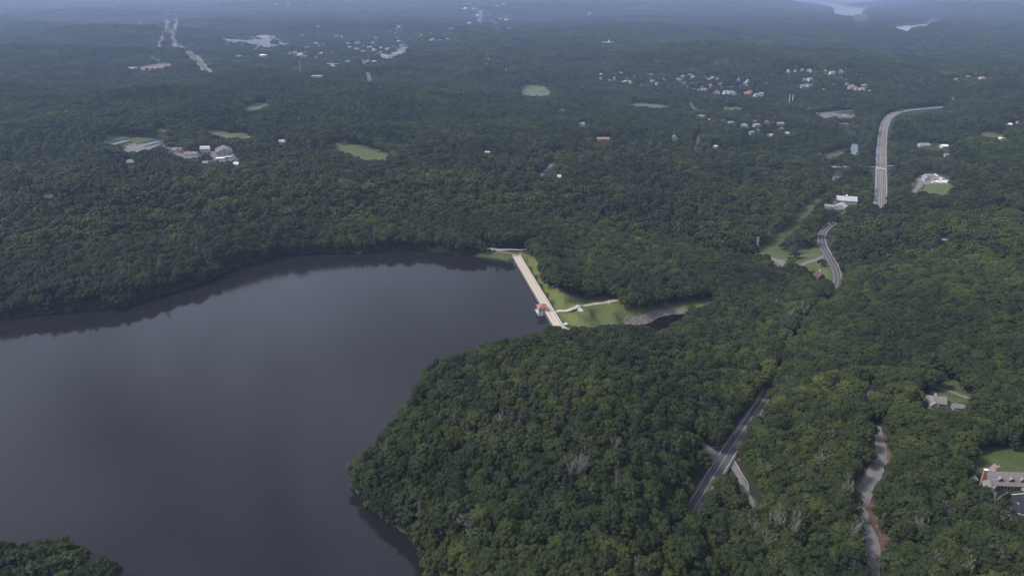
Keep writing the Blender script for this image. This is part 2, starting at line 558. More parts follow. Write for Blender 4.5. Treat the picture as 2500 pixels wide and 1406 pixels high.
def water_material(name, deep, rmin, rmax, bump=0.1):
    m = bpy.data.materials.new(name)
    m.use_nodes = True
    nt = m.node_tree
    bs = nt.nodes['Principled BSDF']
    bs.inputs['Base Color'].default_value = (*deep, 1)
    bs.inputs['IOR'].default_value = 1.333
    bs.inputs['Specular IOR Level'].default_value = 0.5
    geo = nn(nt, 'ShaderNodeNewGeometry')
    mp = nn(nt, 'ShaderNodeMapping')
    mp.inputs['Rotation'].default_value = (0, 0, math.radians(28))
    mp.inputs['Scale'].default_value = (0.0022, 0.0075, 0.01)
    n1 = nn(nt, 'ShaderNodeTexNoise')
    n1.inputs['Scale'].default_value = 1.0
    n1.inputs['Detail'].default_value = 4
    n1.inputs['Distortion'].default_value = 1.2
    mr = nn(nt, 'ShaderNodeMapRange')
    mr.inputs['From Min'].default_value = 0.35
    mr.inputs['From Max'].default_value = 0.65
    mr.inputs['To Min'].default_value = rmin
    mr.inputs['To Max'].default_value = rmax
    n2 = nn(nt, 'ShaderNodeTexNoise')
    n2.inputs['Scale'].default_value = 0.55
    n2.inputs['Detail'].default_value = 4
    bp = nn(nt, 'ShaderNodeBump')
    bp.inputs['Strength'].default_value = bump
    bp.inputs['Distance'].default_value = 0.12
    L = nt.links
    L.new(geo.outputs['Position'], mp.inputs['Vector'])
    L.new(mp.outputs[0], n1.inputs['Vector'])
    L.new(n1.outputs[0], mr.inputs['Value'])
    L.new(mr.outputs[0], bs.inputs['Roughness'])
    L.new(geo.outputs['Position'], n2.inputs['Vector'])
    L.new(n2.outputs[0], bp.inputs['Height'])
    L.new(bp.outputs[0], bs.inputs['Normal'])
    MATS[name] = m
    return m


material('forest_floor', (0.028, 0.036, 0.016), (0.045, 0.042, 0.024), scale=0.06, c3=(0.022, 0.03, 0.014), bump=0.6, bscale=0.8)
material('grass', (0.068, 0.094, 0.024), (0.112, 0.115, 0.036), scale=0.07, detail=8, c3=(0.088, 0.105, 0.027), bump=0.5, bscale=1.2, stripe=(0.13, 3.0, 0.08))
material('grass_dark', (0.040, 0.060, 0.018), (0.065, 0.08, 0.027), scale=0.08, detail=8, bump=0.5, bscale=1.2, stripe=(0.1, 4.0, 0.08))
material('grass_dry', (0.08, 0.092, 0.036), (0.125, 0.115, 0.055), scale=0.05, detail=8, c3=(0.08, 0.09, 0.034), bump=0.4, bscale=1.0)
material('marsh', (0.07, 0.09, 0.05), (0.105, 0.12, 0.075), scale=0.02, detail=6, rough=0.6)
material('asphalt', (0.062, 0.06, 0.066), (0.085, 0.083, 0.087), scale=0.35, detail=8, rough=0.8)
material('lot', (0.09, 0.085, 0.095), (0.21, 0.195, 0.2), scale=0.03, detail=6, c3=(0.13, 0.125, 0.13), stripe=(0.03, 1.5, 0.2))
material('field_grass', (0.055, 0.074, 0.024), (0.09, 0.096, 0.04), scale=0.04, detail=8, c3=(0.07, 0.083, 0.028), bump=0.4, bscale=1.0)
material('asphalt_pale', (0.10, 0.096, 0.104), (0.14, 0.135, 0.14), scale=0.12, detail=8, rough=0.85)
material('asphalt_new', (0.022, 0.022, 0.028), (0.032, 0.032, 0.038), scale=0.4, rough=0.6)
material('gravel', (0.125, 0.117, 0.118), (0.18, 0.167, 0.165), scale=0.3, detail=8, bump=0.3, bscale=4)
material('gravel_pink', (0.24, 0.19, 0.17), (0.30, 0.25, 0.22), scale=0.25, detail=8)
material('path', (0.34, 0.305, 0.26), (0.42, 0.38, 0.325), scale=0.3, detail=6)
material('soil', (0.06, 0.038, 0.028), (0.15, 0.105, 0.08), scale=0.35, detail=9, c3=(0.085, 0.054, 0.039), bump=0.8, bscale=1.5)
material('red_soil', (0.15, 0.095, 0.08), (0.2, 0.15, 0.13), scale=0.03, detail=6)
material('deck', (0.37, 0.305, 0.235), (0.46, 0.385, 0.305), scale=0.25, detail=8, rough=0.9)
material('granite', (0.42, 0.395, 0.37), (0.53, 0.5, 0.475), scale=0.5, detail=6, rough=0.85)
material('wet_stone', (0.10, 0.085, 0.08), (0.15, 0.13, 0.12), scale=0.4, detail=6, rough=0.7)
material('masonry', (0.40, 0.36, 0.31), (0.52, 0.47, 0.41), scale=1.2, detail=6, rough=0.9, bump=0.4)
material('red_tile', (0.27, 0.115, 0.095), (0.34, 0.155, 0.13), scale=0.7, detail=5, rough=0.8, stripe=(1.2, 0.4, 0.08))
material('riprap', (0.07, 0.066, 0.068), (0.27, 0.25, 0.245), scale=0.8, detail=3, rough=0.9, c3=(0.17, 0.16, 0.16))
material('pale_rock', (0.36, 0.35, 0.33), (0.48, 0.46, 0.44), scale=0.8, rough=0.9)
material('white_paint', (0.74, 0.74, 0.75), (0.8, 0.8, 0.8), scale=0.4, rough=0.6)
material('white_wall', (0.39, 0.39, 0.40), (0.49, 0.49, 0.49), scale=0.25, rough=0.7)
material('pale_roof', (0.36, 0.37, 0.4), (0.46, 0.47, 0.5), scale=0.1, rough=0.6)
material('line_white', (0.62, 0.62, 0.62), (0.78, 0.78, 0.77), scale=0.5, rough=0.6)
material('line_yellow', (0.55, 0.36, 0.12), (0.62, 0.43, 0.18), scale=0.5, rough=0.6)
material('line_faded', (0.30, 0.28, 0.24), (0.40, 0.37, 0.31), scale=0.5, rough=0.6)
material('metal_roof', (0.36, 0.36, 0.37), (0.45, 0.45, 0.46), scale=0.15, rough=0.45, stripe=(0.9, 0.2, 0.05))
material('grey_roof', (0.17, 0.165, 0.18), (0.24, 0.23, 0.24), scale=0.5, rough=0.85)
material('shingle', (0.15, 0.135, 0.135), (0.235, 0.21, 0.205), scale=0.9, detail=6, rough=0.9)
material('solar', (0.10, 0.09, 0.115), (0.15, 0.135, 0.165), scale=0.15, rough=0.35)
material('brown_roof', (0.2, 0.12, 0.1), (0.27, 0.17, 0.145), scale=0.5, rough=0.85)
material('tan_wall', (0.34, 0.30, 0.22), (0.41, 0.37, 0.28), scale=0.3, rough=0.85)
material('grey_wall', (0.24, 0.235, 0.24), (0.3, 0.295, 0.3), scale=0.3, rough=0.85)
material('dark_wood', (0.07, 0.045, 0.05), (0.11, 0.07, 0.07), scale=0.6, rough=0.9)
material('brick', (0.27, 0.15, 0.11), (0.35, 0.21, 0.155), scale=1.5, detail=5, rough=0.9)
material('orange_wall', (0.6, 0.27, 0.15), (0.68, 0.33, 0.2), scale=0.3)
material('pink_wall', (0.56, 0.4, 0.38), (0.62, 0.46, 0.43), scale=0.3)
material('tennis_blue', (0.10, 0.15, 0.20), (0.13, 0.18, 0.24), scale=0.1, rough=0.7)
material('fence_dark', (0.05, 0.06, 0.06), (0.08, 0.085, 0.085), scale=0.4, rough=0.8)
material('glass', (0.03, 0.035, 0.045), (0.05, 0.055, 0.065), scale=0.5, rough=0.12, spec=0.6)
material('galvanised', (0.45, 0.46, 0.47), (0.55, 0.56, 0.57), scale=0.6, rough=0.5, metallic=0.4)
material('wood_pole', (0.19, 0.16, 0.14), (0.26, 0.22, 0.19), scale=0.8, rough=0.9)
material('bark', (0.075, 0.06, 0.05), (0.12, 0.10, 0.085), scale=0.9, rough=0.95)
material('dead_wood', (0.17, 0.155, 0.145), (0.26, 0.24, 0.225), scale=0.7, rough=0.95)
material('log_yellow', (0.42, 0.3, 0.15), (0.5, 0.38, 0.22), scale=0.8)
material('tyre', (0.015, 0.015, 0.016), rough=0.9)
material('car_dark', (0.03, 0.03, 0.035), (0.04, 0.04, 0.045), rough=0.25, spec=0.5)
material('car_white', (0.75, 0.75, 0.76), (0.8, 0.8, 0.8), rough=0.3, spec=0.5)
material('car_silver', (0.4, 0.41, 0.43), (0.45, 0.46, 0.48), rough=0.3, spec=0.5)
material('car_red', (0.3, 0.03, 0.03), (0.34, 0.04, 0.04), rough=0.3, spec=0.5)
material('car_blue', (0.05, 0.09, 0.2), (0.06, 0.1, 0.22), rough=0.3, spec=0.5)
LEAF = foliage('leaf_broad', [(0.0, (0.011, 0.019, 0.0075)), (0.22, (0.021, 0.032, 0.009)), (0.45, (0.034, 0.049, 0.011)), (0.68, (0.051, 0.068, 0.0135)),
                              (0.86, (0.074, 0.092, 0.017)), (1.0, (0.108, 0.121, 0.024))])
DULL = foliage('leaf_dull', [(0.0, (0.032, 0.036, 0.020)), (0.5, (0.050, 0.051, 0.031)), (1.0, (0.068, 0.066, 0.044))], 0.3, 0.1)
PINE = foliage('leaf_pine', [(0.0, (0.016, 0.026, 0.015)), (0.5, (0.032, 0.042, 0.022)), (1.0, (0.054, 0.058, 0.032))], 0.3, 0.1)
BUSH = foliage('leaf_shrub', [(0.0, (0.028, 0.044, 0.014)), (0.5, (0.05, 0.07, 0.02)), (1.0, (0.085, 0.102, 0.03))], 0.3, 0.2)
PURPLE = foliage('leaf_purple', [(0.0, (0.022, 0.016, 0.024)), (1.0, (0.04, 0.028, 0.038))], 0.3, 0.1)
water_material('reservoir_water', (0.013, 0.0125, 0.0145), 0.06, 0.15)
water_material('pond_water', (0.02, 0.022, 0.026), 0.03, 0.08, 0.05)
water_material('pool_water', (0.008, 0.006, 0.005), 0.03, 0.06, 0.03)


# ------------------------------------------------------------------ mesh helpers
class MB:
    def __init__(self):
        self.v, self.f, self.m = [], [], []

    def add(self, vs, fs, mat=0):
        o = len(self.v)
        self.v += [tuple(p) for p in vs]
        self.f += [tuple(i + o for i in q) for q in fs]
        self.m += [mat] * len(fs)
        return self

    def box(self, x0, x1, y0, y1, z0, z1, mat=0):
        return self.add([(x0, y0, z0), (x1, y0, z0), (x1, y1, z0), (x0, y1, z0), (x0, y0, z1), (x1, y0, z1), (x1, y1, z1), (x0, y1, z1)],
                        [(0, 3, 2, 1), (4, 5, 6, 7), (0, 1, 5, 4), (1, 2, 6, 5), (2, 3, 7, 6), (3, 0, 4, 7)], mat)

    def prism(self, poly, z0, z1, mat=0):
        n = len(poly)
        return self.add([(x, y, z0) for x, y in poly] + [(x, y, z1) for x, y in poly],
                        [tuple(range(n - 1, -1, -1)), tuple(range(n, 2 * n))] + [(i, (i + 1) % n, n + (i + 1) % n, n + i) for i in range(n)], mat)

    def tube(self, path, radii, n=6, mat=0, cap=True):
        path = [Vector(p) for p in path]
        o = len(self.v)
        for i, p in enumerate(path):
            d = (path[min(i + 1, len(path) - 1)] - path[max(i - 1, 0)]).normalized()
            a = d.orthogonal().normalized()
            b = d.cross(a)
            r = radii[i] if hasattr(radii, '__len__') else radii
            for k in range(n):
                t = 2 * math.pi * k / n
                self.v.append(tuple(p + a * (r * math.cos(t)) + b * (r * math.sin(t))))
        for i in range(len(path) - 1):
            for k in range(n):
                q = o + i * n
                self.f.append((q + k, q + (k + 1) % n, q + n + (k + 1) % n, q + n + k))
                self.m.append(mat)
        if cap:
            self.f.append(tuple(range(o + n - 1, o - 1, -1)))
            e = o + (len(path) - 1) * n
            self.f.append(tuple(range(e, e + n)))
            self.m += [mat, mat]
        return self

    def mesh(self, name, mats, smooth=False):
        me = bpy.data.meshes.new(name)
        me.from_pydata(self.v, [], self.f)
        for m in (mats if isinstance(mats, (list, tuple)) else [mats]):
            me.materials.append(MATS[m] if isinstance(m, str) else m)
        me.polygons.foreach_set('material_index', np.array(self.m, np.int32))
        if smooth:
            me.polygons.foreach_set('use_smooth', np.ones(len(self.f), bool))
        me.update()
        return me

    def build(self, name, mats, parent=None, loc=None, rz=0.0, smooth=False):
        o = bpy.data.objects.new(name, self.mesh(name, mats, smooth))
        col.objects.link(o)
        if parent is not None:
            o.parent = parent
        if loc is not None:
            o.location = loc
        o.rotation_euler = (0, 0, rz)
        return o


def tag(o, label=None, cat=None, group=None, kind=None):
    if label:
        o['label'] = label
    if cat:
        o['category'] = cat
    if group:
        o['group'] = group
    if kind:
        o['kind'] = kind
    return o


def empty(name, loc, rz=0.0, label=None, cat=None, group=None):
    o = bpy.data.objects.new(name, None)
    o.empty_display_size = 1
    col.objects.link(o)
    o.location = loc
    o.rotation_euler = (0, 0, rz)
    return tag(o, label, cat, group)


def copy_tree(o, parent=None):
    c = o.copy()
    col.objects.link(c)
    c.parent = parent
    for ch in list(o.children):
        copy_tree(ch, c)
    return c


# ------------------------------------------------------------------ ground, water
nx, ny = len(GX), len(GY)
me = bpy.data.meshes.new('ground')
V = np.c_[gxx.ravel(), gyy.ravel(), GZ.ravel()]
jj, ii = np.meshgrid(np.arange(ny - 1), np.arange(nx - 1), indexing='ij')
a = (jj * nx + ii).ravel()
T = np.concatenate([np.c_[a, a + 1, a + nx + 1], np.c_[a, a + nx + 1, a + nx]])
me.vertices.add(len(V)); me.vertices.foreach_set('co', V.ravel())
me.loops.add(T.size); me.loops.foreach_set('vertex_index', T.ravel().astype(np.int32))
me.polygons.add(len(T)); me.polygons.foreach_set('loop_start', np.arange(0, T.size, 3, dtype=np.int32))
me.polygons.foreach_set('loop_total', np.full(len(T), 3, np.int32))
me.materials.append(MATS['forest_floor'])
me.update(); me.validate()
g = bpy.data.objects.new('ground', me)
col.objects.link(g)
tag(g, 'dark wooded ground under the trees', None, None, 'structure')


def water_sheet(name, poly, z, mat, label, reach=0.0):
    # the sheet reaches a little way under its banks
    P = np.array(poly)
    e = np.roll(P, -1, 0) - P
    e /= np.linalg.norm(e, axis=1)[:, None]
    nrm = np.c_[e[:, 1], -e[:, 0]]
    area = float((P[:, 0] * np.roll(P[:, 1], -1) - np.roll(P[:, 0], -1) * P[:, 1]).sum())
    if area < 0:
        nrm = -nrm
    vn = nrm + np.roll(nrm, 1, 0)
    vn /= np.linalg.norm(vn, axis=1)[:, None] + 1e-9
    P = P + vn * reach
    bm = bmesh.new()
    vs = [bm.verts.new((p[0], p[1], z)) for p in P]
    f = bm.faces.new(vs)
    bmesh.ops.triangulate(bm, faces=[f])
    bmesh.ops.recalc_face_normals(bm, faces=bm.faces[:])
    for q in bm.faces:
        if q.normal.z < 0:
            q.normal_flip()
    m = bpy.data.meshes.new(name)
    bm.to_mesh(m); bm.free()
    m.materials.append(MATS[mat])
    o = bpy.data.objects.new(name, m)
    col.objects.link(o)
    tag(o, label, None, None, 'structure')
    return o


water_sheet('reservoir', SHORE, 0.0, 'reservoir_water', 'dark calm reservoir water reflecting a grey sky', 3.0)
LK = {'lake': 'pale distant lake arm winding between wooded hills', 'lake.001': 'pale distant lake arm nearest the valley, behind a wooded spit', 'river': 'grey river bend beside the highway',
      'pond': 'small grey pool under the road bridge', 'stilling_pool': 'dark pool below the grey rock bank'}
for nm, (lv, poly) in LAKES.items():
    if nm != 'marsh_pond':
        water_sheet(nm, poly, lv, 'pool_water' if nm == 'stilling_pool' else 'pond_water', LK[nm])


def sheet(name, poly_px, mat, cell=2.0, lift=0.12, label=None, zlift=0.0):
    """a draped surface (lawn, lot, court) over the ground"""
    P = [spot(px, py)[:2] for px, py in poly_px]
    P = np.array(P)
    x0, y0, x1, y1 = P[:, 0].min(), P[:, 1].min(), P[:, 0].max(), P[:, 1].max()
    cell = max(cell, math.sqrt((x1 - x0) * (y1 - y0) / 30000))
    xs, ys = np.arange(x0 - cell, x1 + 2 * cell, cell), np.arange(y0 - cell, y1 + 2 * cell, cell)
    xx, yy = np.meshgrid(xs, ys)
    cxx, cyy2 = xx[:-1, :-1] + cell / 2, yy[:-1, :-1] + cell / 2
    k = inside(P, cxx, cyy2)
    zz = ground(xx.ravel(), yy.ravel()).reshape(xx.shape) + lift + np.hypot(xx, yy) * 0.00035
    n = xx.shape[1]
    J, I = np.nonzero(k)
    a = J * n + I
    F = np.c_[a, a + 1, a + n + 1, a + n]
    used, inv = np.unique(F, return_inverse=True)
    m = bpy.data.meshes.new(name)
    m.from_pydata(np.c_[xx.ravel(), yy.ravel(), zz.ravel()][used].tolist(), [], inv.reshape(F.shape).tolist())
    m.materials.append(MATS[mat])
    m.update()
    o = bpy.data.objects.new(name, m)
    col.objects.link(o)
    tag(o, label, None, None, 'structure')
    return o


# ------------------------------------------------------------------ roads and their markings
def ribbon(name, c, off0, off1, lift, mat, parent=None, dash=None, s0=None, s1=None):
    """strip along a centreline between two sideways offsets (in metres, or fractions of the half width when callable)"""
    xy = c[:, :2]
    t = np.gradient(xy, axis=0)
    t /= np.linalg.norm(t, axis=1)[:, None] + 1e-9
    nrm = np.c_[t[:, 1], -t[:, 0]]
    s = np.r_[0, np.cumsum(np.hypot(*np.diff(xy, axis=0).T))]
    if dash or s0 is not None:
        ss = np.arange(s0 or 0, s1 or s[-1], 1.5 if dash else 3.0)
        if len(ss) < 2:
            return None
        xy = np.c_[np.interp(ss, s, xy[:, 0]), np.interp(ss, s, xy[:, 1])]
        nrm = np.c_[np.interp(ss, s, nrm[:, 0]), np.interp(ss, s, nrm[:, 1])]
        z = np.interp(ss, s, c[:, 2])
        w = np.interp(ss, s, c[:, 3]) / 2
        s = ss
    else:
        z, w = c[:, 2], c[:, 3] / 2
    a = off0(w) if callable(off0) else np.full(len(w), off0)
    b = off1(w) if callable(off1) else np.full(len(w), off1)
    L, R = xy + nrm * a[:, None], xy + nrm * b[:, None]
    lf = lift + np.hypot(xy[:, 0], xy[:, 1]) * 0.0004
    zl, zr = np.maximum(z, 0 * z - 99) + lf, z + lf
    if parent is None:                     # stay above the land on both sides
        top = np.maximum(ground(L[:, 0], L[:, 1]), ground(R[:, 0], R[:, 1]))
        mid = ground(xy[:, 0], xy[:, 1])
        zl = zr = np.maximum(np.maximum(top, mid) * 0.5 + z * 0.5, np.maximum(z, mid)) + lf
        ribbon.z = (np.r_[0, np.cumsum(np.hypot(*np.diff(c[:, :2], axis=0).T))], zl)
    else:
        zz = np.interp(s, *ribbon.z)
        zl = zr = zz + lift
    n = len(xy)
    vs = [(L[i, 0], L[i, 1], zl[i]) for i in range(n)] + [(R[i, 0], R[i, 1], zr[i]) for i in range(n)]
    fs = []
    for i in range(n - 1):
        if dash and (s[i] % (dash[0] + dash[1])) > dash[0]:
            continue
        fs.append((i, i + 1, n + i + 1, n + i)[::-1])
    o = MB().add(vs, fs).build(name, mat, parent)
    return o


ROAD_LABEL = {
    'main_road': 'dark two-lane asphalt road cutting through the forest', 'highway': 'wide pale multi-lane highway with a junction, running up the valley',
    'gravel_drive': 'winding grey gravel drive between reddish soil banks', 'side_street': 'short pale side street joining the forest road',
    'entrance_drive': 'narrow pale drive with a stone wall leaving the forest road', 'house_drive': 'thin pale drive curving across a lawn',
    'lawn_path': 'pale path crossing the lawn below the dam', 'path_spur': 'short pale spur off the lawn path', 'shore_road': 'pinkish gravel track at the far end of the dam',
    'dam_approach': 'narrow path leading onto the far end of the dam', 'substation_drive': 'short pale drive by the valley meadow', 'cross_street': 'pale street crossing the highway and the river bridge',
    'lot_road': 'pale road beside the valley parking lot', 'yard_drive': 'pale drive curving up to the white vehicle yard',
}
for nm, (mt, c) in ROADS.items():
    r = ribbon(nm, c, lambda w: -w, lambda w: w, 0.34 if nm in ('main_road', 'highway') else 0.14, mt)
    tag(r, ROAD_LABEL.get(nm, 'short stretch of pale road glimpsed between trees'), None, None, 'structure')
    if nm == 'main_road':
        for sgn in (-1, 1):
            ribbon('edge_line', c, lambda w, q=sgn: q * (w - 1.7) - 0.1, lambda w, q=sgn: q * (w - 1.7) + 0.1, 0.02, 'line_white', r)
        ribbon('centre_line', c, -0.27, -0.1, 0.02, 'line_faded', r)
        ribbon('centre_line', c, 0.1, 0.27, 0.02, 'line_faded', r)
    if nm == 'highway':
        for sgn in (-1, 1):
            ribbon('edge_line', c, lambda w, q=sgn: q * (w - 2.2) - 0.2, lambda w, q=sgn: q * (w - 2.2) + 0.2, 0.03, 'line_white', r)
            ribbon('lane_line', c, sgn * 5.2 - 0.14, sgn * 5.2 + 0.14, 0.03, 'line_white', r, dash=(4, 9))
            ribbon('centre_line', c, sgn * 1.7 - 0.22, sgn * 1.7 + 0.22, 0.03, 'line_yellow', r)
        X, Y, Z = spot(2150, 412)
        s = np.r_[0, np.cumsum(np.hypot(*np.diff(c[:, :2], axis=0).T))]
        k = np.argmin(np.hypot(c[:, 0] - X, c[:, 1] - Y))
        ribbon('stop_line', c, -8.5, 8.5, 0.04, 'line_white', r, s0=s[k] - 5, s1=s[k] - 1.5)
    if nm.startswith('far_highway'):
        for sgn in (-1, 1):
            pass

# ------------------------------------------------------------------ open ground: lawns, meadows, lots (picture outlines laid on the land)
sheet('lawn', [(1258, 625), (1268, 612), (1308, 630), (1330, 665), (1350, 690), (1400, 705), (1460, 720), (1560, 722), (1600, 740), (1660, 735), (1760, 715), (1775, 730), (1700, 760), (1690, 775), (1660, 800),
               (1600, 815), (1500, 830), (1420, 830), (1376, 812)], 'grass', 2.0, 0.1, 'mown green lawn below the dam')
sheet('shore_bank', [(1170, 612), (1200, 608), (1262, 606), (1262, 632), (1240, 636), (1195, 628), (1165, 624)], 'grass_dark', 1.5, 0.1, 'grassy bank at the far end of the dam')
sheet('corridor_grass', [(1985, 470), (2015, 482), (1990, 510), (1945, 570), (1905, 600), (1890, 630), (1870, 640), (1820, 640), (1835, 610), (1890, 560), (1940, 518), (1970, 488)], 'grass_dark', 3, 0.12, 'green grass strip along the straight forest edge')
sheet('meadow', [(1835, 605), (1900, 600), (1940, 608), (2000, 590), (2010, 620), (2030, 660), (2045, 705), (2010, 700), (1960, 665), (1890, 665), (1850, 640)], 'field_grass', 2.5, 0.14, 'yellowish meadow between the grass strip and the curving road')
sheet('yard', [(2238, 440), (2240, 429), (2262, 426), (2290, 428), (2312, 440), (2316, 452), (2280, 450), (2258, 451), (2248, 458)], 'gravel', 3, 0.16, 'pale gravel yard crowded with white vehicles')
sheet('yard_lawn', [(2228, 470), (2250, 462), (2262, 452), (2310, 452), (2325, 448), (2330, 480), (2290, 482), (2250, 474)], 'field_grass', 3, 0.12, 'dry green lawn in front of the vehicle yard')
sheet('yard_lawn', [(2226, 432), (2240, 432), (2243, 450), (2232, 462), (2222, 450)], 'grass_dark', 3, 0.12, 'small green lawn left of the vehicle yard')
sheet('court_lawn', [(2350, 1095), (2560, 1092), (2560, 1155), (2400, 1160), (2355, 1140)], 'grass_dark', 1.5, 0.1, 'green lawn behind the shingled mansion')
sheet('parking_court', [(2462, 1212), (2480, 1204), (2560, 1200), (2560, 1285), (2500, 1275), (2470, 1255), (2460, 1235)], 'asphalt_new', 1.0, 0.12, 'black asphalt parking court by the mansion')
sheet('hill_lawn', [(2255, 925), (2300, 918), (2360, 930), (2395, 965), (2390, 990), (2330, 985), (2275, 960)], 'grass_dark', 1.5, 0.1, 'green lawn around the curved house drive')
sheet('soil_bank', [(2112, 1238), (2130, 1222), (2160, 1262), (2172, 1320), (2170, 1352), (2140, 1372), (2130, 1330), (2118, 1290)], 'soil', 0.7, 0.3, 'bare reddish soil bank right of the gravel drive')
sheet('soil_bank', [(2136, 1112), (2141, 1070), (2160, 1058), (2178, 1090), (2180, 1135), (2150, 1150), (2110, 1205), (2075, 1200), (2090, 1175), (2120, 1145)], 'soil', 0.7, 0.25, 'bare reddish soil along the upper gravel drive')
sheet('road_verge', [(1798, 1128), (1812, 1090), (1840, 1045), (1872, 985), (1890, 1000), (1850, 1060), (1825, 1120)], 'soil', 0.7, 0.2, 'brown verge beside the forest road')
sheet('river_meadow', [(2000, 372), (2045, 366), (2066, 362), (2070, 376), (2040, 388), (2005, 390)], 'field_grass', 4, 0.12, 'yellow-green clearing beside the river')
sheet('parking_lot', [(1995, 290), (2000, 277), (2035, 276), (2085, 283), (2080, 292), (2040, 292)], 'asphalt_pale', 5, 0.16, 'pale parking lot beyond the river')
sheet('sports_field', [(240, 352), (262, 334), (300, 328), (355, 330), (400, 342), (405, 352), (330, 356)], 'field_grass', 4, 0.12, 'long sunlit playing field behind the blue tennis courts')
sheet('sports_field', [(495, 320), (540, 318), (600, 328), (618, 336), (600, 344), (545, 346), (505, 335)], 'field_grass', 4, 0.12, 'playing field behind the solar-roofed hall')
sheet('sports_field', [(372, 312), (410, 308), (412, 325), (380, 326)], 'field_grass', 4, 0.12, 'small playing field edge between dark trees')
sheet('school_yard', [(288, 362), (330, 352), (400, 350), (410, 372), (380, 378), (330, 376), (300, 392), (280, 380)], 'gravel', 3, 0.14, 'pale yard beside the tennis courts')
sheet('school_yard', [(400, 372), (500, 362), (570, 372), (580, 396), (520, 398), (470, 392), (410, 386)], 'asphalt_pale', 3, 0.14, 'grey yard between the white school houses')
sheet('field', [(805, 350), (850, 348), (905, 358), (955, 374), (945, 392), (885, 394), (835, 376)], 'field_grass', 4, 0.12, 'open green field alone in the forest')
sheet('field', [(585, 262), (625, 252), (670, 254), (640, 268), (605, 276)], 'field_grass', 6, 0.12, 'bright green field beyond the school')
sheet('marsh_field', [(1262, 206), (1310, 206), (1352, 222), (1345, 240), (1270, 240)], 'marsh', 6, 0.3, 'pale green marsh in the far valley')
sheet('marsh_field', [(1430, 238), (1520, 246), (1600, 252), (1660, 262), (1640, 270), (1550, 262), (1450, 252)], 'marsh', 6, 0.3, 'long thin pale marsh along the far valley')
sheet('marsh_field', [(1720, 258), (1790, 260), (1840, 266), (1790, 272), (1730, 266)], 'field_grass', 6, 0.2, 'thin dry meadow below the hillside village')
sheet('building_site', [(318, 172), (345, 164), (385, 156), (420, 154), (415, 166), (380, 174), (340, 178)], 'red_soil', 9, 0.3, 'reddish bare building site in the far forest')
sheet('field', [(352, 138), (375, 136), (405, 150), (380, 156), (358, 146)], 'field_grass', 9, 0.3, 'small bright meadow above the reddish building site')
sheet('median_grass', [(444, 126), (460, 124), (500, 162), (506, 178), (490, 170), (462, 146)], 'field_grass', 9, 0.2, 'grass median between the far highway lanes')
sheet('median_grass', [(380, 112), (402, 84), (410, 60), (432, 44), (440, 60), (428, 84), (432, 108), (448, 124), (420, 120), (424, 92), (404, 104)], 'field_grass', 9, 0.2, 'grass strip along the far highway curve')
sheet('retail_lot', [(540, 104), (575, 98), (600, 90), (640, 85), (680, 94), (708, 108), (690, 118), (640, 124), (600, 114), (560, 110)], 'lot', 9, 0.4, 'large pale retail parking lot in the far forest')
sheet('town_lot', [(930, 142), (960, 132), (990, 116), (1005, 118), (985, 138), (945, 150)], 'lot', 12, 0.4, 'pale lots along the far town street')
sheet('hall_lot', [(832, 150), (870, 146), (866, 156), (840, 162)], 'asphalt_pale', 12, 0.4, 'pale lot beside the far brick hall')
sheet('field', [(560, 40), (610, 36), (600, 46), (570, 48)], 'field_grass', 16, 0.4, 'thin pale field near the hazy horizon')
sheet('field', [(680, 38), (740, 34), (730, 46), (690, 46)], 'field_grass', 16, 0.4, 'faint bright field near the hazy horizon')
sheet('field', [(280, 62), (330, 58), (320, 68), (290, 70)], 'field_grass', 14, 0.4, 'faint pale field left of the far highway')
sheet('hill_clearing', [(2380, 325), (2410, 318), (2460, 326), (2455, 338), (2400, 334)], 'field_grass', 5, 0.14, 'dry clearing on the wooded hill beyond the yard')

